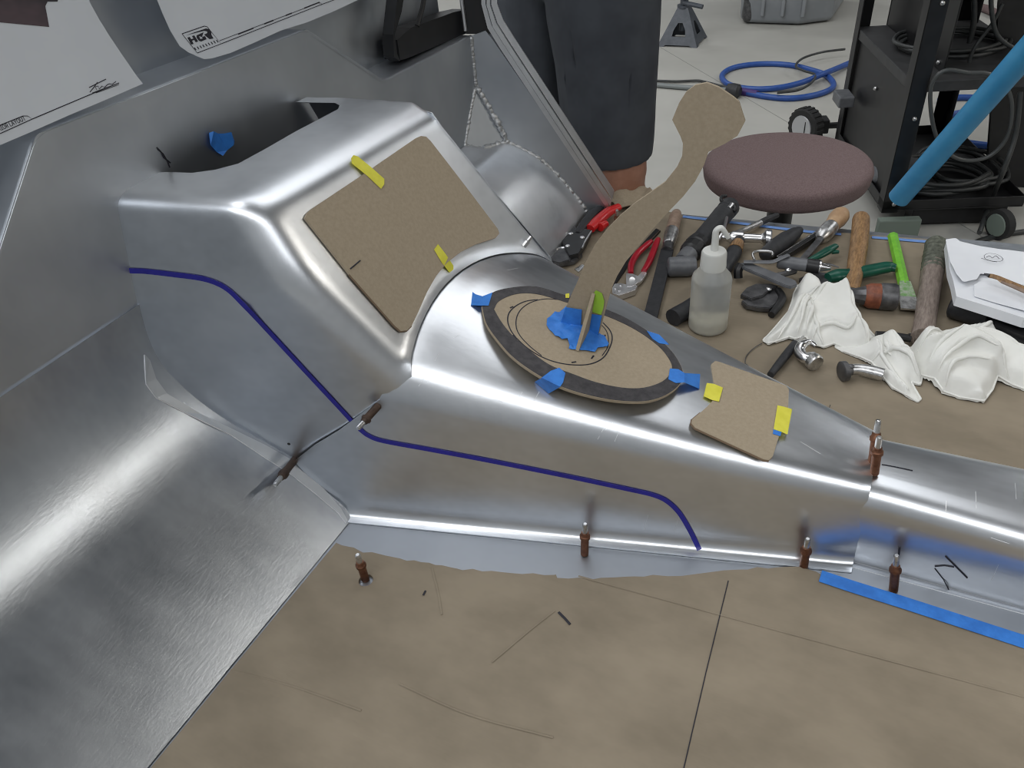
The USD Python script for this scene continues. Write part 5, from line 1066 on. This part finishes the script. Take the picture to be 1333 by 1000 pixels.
# jack stand
jb_ = (Z(856, 60, SHOP)+Z(908, 62, SHOP))/2; jw = float(np.linalg.norm(Z(856, 60, SHOP)-Z(908, 62, SHOP))); jx = unit(Z(908, 62, SHOP)-Z(856, 60, SHOP)); jy = A_([-jx[1], jx[0], 0])
js = Thing('jack_stand', 'dark grey steel jack stand on the concrete floor', 'jack stand', jb_+jy*jw/2)
jc = jb_+jy*jw*.45; jh = height_at(jb_, 8)
def jp(a, b, z): return jc+jx*a*jw+jy*b*jw+A_([0, 0, z])
for k, (ax_, bx_) in enumerate(((1, 0), (0, 1), (-1, 0), (0, -1))):
    # a tapered side with a window: four corners, cut out
    def fc(u, v):                                                    # u -1..1 across, v 0..1 up
        w = .5*(1-v)+.13*v; n_ = A_([ax_, bx_]); t_ = A_([-bx_, ax_]); q = n_*w+t_*u*w; return jp(q[0], q[1], v*jh*.88)
    o_ = [fc(-1, 0), fc(-.7, 0), fc(-.62, .05), fc(.62, .05), fc(.7, 0), fc(1, 0), fc(1, 1), fc(-1, 1)]
    nrm = unit(np.cross(o_[5]-o_[0], o_[6]-o_[0])); aa, bb_, nn_ = basis(nrm); c_ = A_(o_).mean(0)
    pg = Polygon([((p_-c_)@aa, (p_-c_)@bb_) for p_ in o_]); wn = Polygon([((p_-c_)@aa, (p_-c_)@bb_) for p_ in (fc(-.42, .27), fc(.42, .27), fc(.42, .44), fc(.2, .62), fc(-.2, .62), fc(-.42, .44))])
    P, T = tri2d(pg.difference(wn), .5, .03); js.part('side_plate', solid(c_+P[:, :1]*aa+P[:, 1:]*bb_, T, nn_*.004*(1 if nn_@(c_-jc) > 0 else -1)), 'stand_paint', False)
js.part('column', tube([jp(0, 0, jh*.3), jp(0, 0, jh*1.25)], .022, 12), 'stand_paint'); js.part('collar', tube([jp(0, 0, jh*.86), jp(0, 0, jh*.93)], .036, 14), 'stand_paint'); js.part('ratchet_handle', tube([jp(0, -.1, jh*1.0), jp(.5, -.2, jh*.93)], .012, 8), 'stand_paint')
js.part('saddle', tf(rbox(.06, .13, .03, .004), trimesh.transformations.translation_matrix(jp(0, 0, jh*1.22))), 'stand_paint', False)
# grey moulded tank
tk = [Z(*p, SHOP) for p in ((968, 26), (985, 33), (1040, 35), (1080, 24))]
tx = unit(Z(1042, 35, SHOP)-Z(984, 33, SHOP)); ty = A_([-tx[1], tx[0], 0]); to = Z(968, 30, SHOP); tlen = float(np.linalg.norm(Z(1072, 33, SHOP)-to))
def tpnt(a, b, z): return to+tx*a+ty*b+A_([0, 0, z])
prof = [(.0, .07, 0.), (.06, 0, .0), (.70, 0., .0), (1., .15, .0), (1., .9, 0), (.0, .9, 0)]
sp0 = m3.Manifold.sphere(.03, 14); hull = m3.Manifold.batch_hull([sp0.translate(list(tpnt(a*tlen, b*.6, z+.035+.0))) for a, b, _ in prof for z in (.0,)]+[sp0.translate(list(tpnt((a*1.04-.02)*tlen, (b-.08)*.6, .42))) for a, b, _ in prof])
tank = Thing('plastic_tank', 'grey moulded plastic tank standing on the concrete in the background', 'tank', tpnt(tlen/2, .3, 0))
tank.part('shell', tm(hull), 'grey_poly', 35)
for a in (.25, .5, .75): tank.part('rib', tf(rbox(.02, .02, .33, .006), np.block([[np.c_[tx, ty, A_([0, 0, 1])], tpnt(a*tlen, -.047, .05)[:, None]], [np.zeros((1, 3)), np.ones((1, 1))]])), 'grey_poly', 30)
tank.part('end_plate', m3.Manifold.batch_hull([sp0.translate(list(tpnt(a*tlen, b*.6, z))) for a, b in ((-.02, .12), (.055, -.02), (-.02, .8)) for z in (.04, .40)]), 'dark_steel', 35)
one('red_hose', 'faded red hose piece on the floor at the top right', 'hose', tube(spline(A_(fl([(1268, 8), (1285, 12), (1303, 20), (1318, 18)], SHOP+.02)), 6), .02, 10), 'stool_fabric', 60)

# ------------------------------------------------------------------ the person standing beyond the car, seen from thigh to knee
kn_ = Z(831, 232, .015)                                              # right knee
fx_, fy_ = unit(A_([-.35, -1, 0])), unit(A_([1, -.35, 0]))             # facing the car; fy_ towards the tail
hipc = kn_-fy_*.115-fx_*.02-unit(RT*A_([1, 1, 0]))*.07; hipc[2] = 0
def bp(f, s, z): return hipc+fx_*f+fy_*s+A_([0, 0, SHOP+z])
def limb(js, seg=24):
    out = []
    for (a, ra), (b, rb2) in zip(js, js[1:]):
        s1, s2 = m3.Manifold.sphere(ra, seg).translate(list(a)), m3.Manifold.sphere(rb2, seg).translate(list(b)); out.append(m3.Manifold.batch_hull([s1, s2]))
    return out
def merge(parts, edge=.02, it=10, vox=None):
    m = parts[0]
    for p_ in parts[1:]: m = m+p_
    m = tm(m.refine_to_length(edge)); m.merge_vertices(); trimesh.smoothing.filter_taubin(m, iterations=it); return m
skin_ = []; short_ = []
for s in (-1, 1):
    sx = .115*s
    hip, knee, ank = bp(0, .095*s, .90), bp(.02, sx+.03*(s > 0), .49), bp(-.01, sx+.05*(s > 0), .09)
    skin_ += limb([(hip, .085), (bp(.02, .105*s, .70), .078), (knee+A_([0, 0, .03]), .064), (knee-fx_*-.006, .060), (bp(-.025, sx+.04*(s > 0), .33), .058), (bp(-.015, sx+.05*(s > 0), .20), .042), (ank, .036), (bp(.09, sx*1.1+.05*(s > 0), .035), .034), (bp(.17, sx*1.15+.05*(s > 0), .03), .028)])
    short_ += limb([(bp(0, .09*s, .93), .115), (bp(.01, .112*s, .74), .103), (bp(.015, .118*s, .56), .094), (bp(.018, .118*s, .59), .093)])
skin_ += limb([(bp(0, 0, .95), .12), (bp(0, 0, 1.10), .12), (bp(.01, 0, 1.28), .125), (bp(0, 0, 1.42), .085), (bp(0, 0, 1.50), .055), (bp(.01, 0, 1.56), .052)])
skin_ += limb([(bp(0, -.10, 1.38), .08), (bp(0, .10, 1.38), .08)])
hd = bp(.02, 0, 1.66)
skin_ += [m3.Manifold.sphere(1., 32).scale([.078, .078, .115]).translate(list(hd)), m3.Manifold.batch_hull([m3.Manifold.sphere(.045, 16).translate(list(bp(.05, 0, 1.60))), m3.Manifold.sphere(.06, 16).translate(list(hd))]),
          m3.Manifold.batch_hull([m3.Manifold.sphere(.008, 10).translate(list(bp(.098, 0, 1.675))), m3.Manifold.sphere(.013, 10).translate(list(bp(.108, 0, 1.645)))])]
for s in (-1, 1):
    skin_ += limb([(bp(0, .17*s, 1.40), .058), (bp(.02, .245*s, 1.15), .046), (bp(.19, .13*s, 1.16), .034), (bp(.215, .03*s, 1.18), .030), (bp(.215, -.02*s, 1.185), .024)])
    skin_.append(m3.Manifold.sphere(1., 14).scale([.018, .018, .034]).translate(list(bp(.01, .08*s, 1.66))))
    for k in range(4): skin_ += limb([(bp(.212, -.02*s, 1.205-.016*k), .0095), (bp(.200, -.055*s, 1.207-.016*k), .0085), (bp(.180, -.085*s+.004*s*abs(k-1.5), 1.205-.016*k), .0075)], 10)
    skin_ += limb([(bp(.222, .01*s, 1.20), .011), (bp(.232, -.02*s, 1.222), .010), (bp(.228, -.045*s, 1.235), .009)], 10)
short_ += limb([(bp(0, -.06, .95), .125), (bp(0, .06, .95), .125)])+limb([(bp(0, -.05, 1.03), .125), (bp(0, .05, 1.03), .125)])
person = Thing('person', 'person in dark grey work shorts standing beyond the car, one bare knee showing', 'person', A_([hipc[0], hipc[1], SHOP]))
person.part('body', merge(skin_, .018, 12), 'skin', True)
shm = merge(short_, .016, 8)
shm = tm(m3.Manifold(m3.Mesh(np.asarray(shm.vertices, np.float32), np.asarray(shm.faces, np.uint32))).trim_by_plane([0, 0, 1], SHOP+.485)) if False else shm
v = shm.vertices; hem = SHOP+.545
v[:, 2] = np.maximum(v[:, 2], hem)
q = v*A_([9, 9, 2.2]); n_ = shm.vertex_normals; shm.vertices = v+n_*((meshkit.fbm(q, 3)-.5)*.035*np.clip((v[:, 2]-hem)*8, 0, 1))[:, None]
person.part('shorts', shm, 'shorts_cloth', True, 'dark grey work shorts')
person.part('shirt', merge(limb([(bp(0, -.05, 1.02), .135), (bp(0, .05, 1.02), .135)])+limb([(bp(0, -.06, 1.02), .13), (bp(0.01, -.07, 1.3), .135), (bp(0, -.10, 1.39), .09), (bp(0, -.19, 1.39), .072), (bp(0, -.225, 1.24), .066)])+limb([(bp(0, .06, 1.02), .13), (bp(0.01, .07, 1.3), .135), (bp(0, .10, 1.39), .09), (bp(0, .19, 1.39), .072), (bp(0, .225, 1.24), .066)])+limb([(bp(0.01, -.07, 1.3), .135), (bp(.01, .07, 1.3), .135)])+limb([(bp(0, -.1, 1.39), .09), (bp(0, .1, 1.39), .09)]), .02, 10), 'shirt_cloth', True)
person.part('hair', tm(m3.Manifold.sphere(1., 28).scale([.086, .086, .105]).translate(list(hd+A_([0, 0, .022])-fx_*.012)).trim_by_plane([0, 0, 1], float(hd[2]+.02))), 'hair', True)
for s in (-1, 1):
    person.part('shoe', merge(limb([(bp(-.05, .115*s+.05*(s > 0), .05), .05), (bp(.06, .12*s+.05*(s > 0), .045), .048), (bp(.19, .132*s+.05*(s > 0), .035), .038)]), .012, 5), 'shoe', True)
    person.part('eye', tf(trimesh.creation.icosphere(2, .011), trimesh.transformations.translation_matrix(bp(.088, .032*s, 1.67))), 'paper', True)
person.part('mouth', tube([bp(.088, -.022, 1.605), bp(.096, 0, 1.603), bp(.088, .022, 1.605)], .004, 6), 'dark_red_grip')
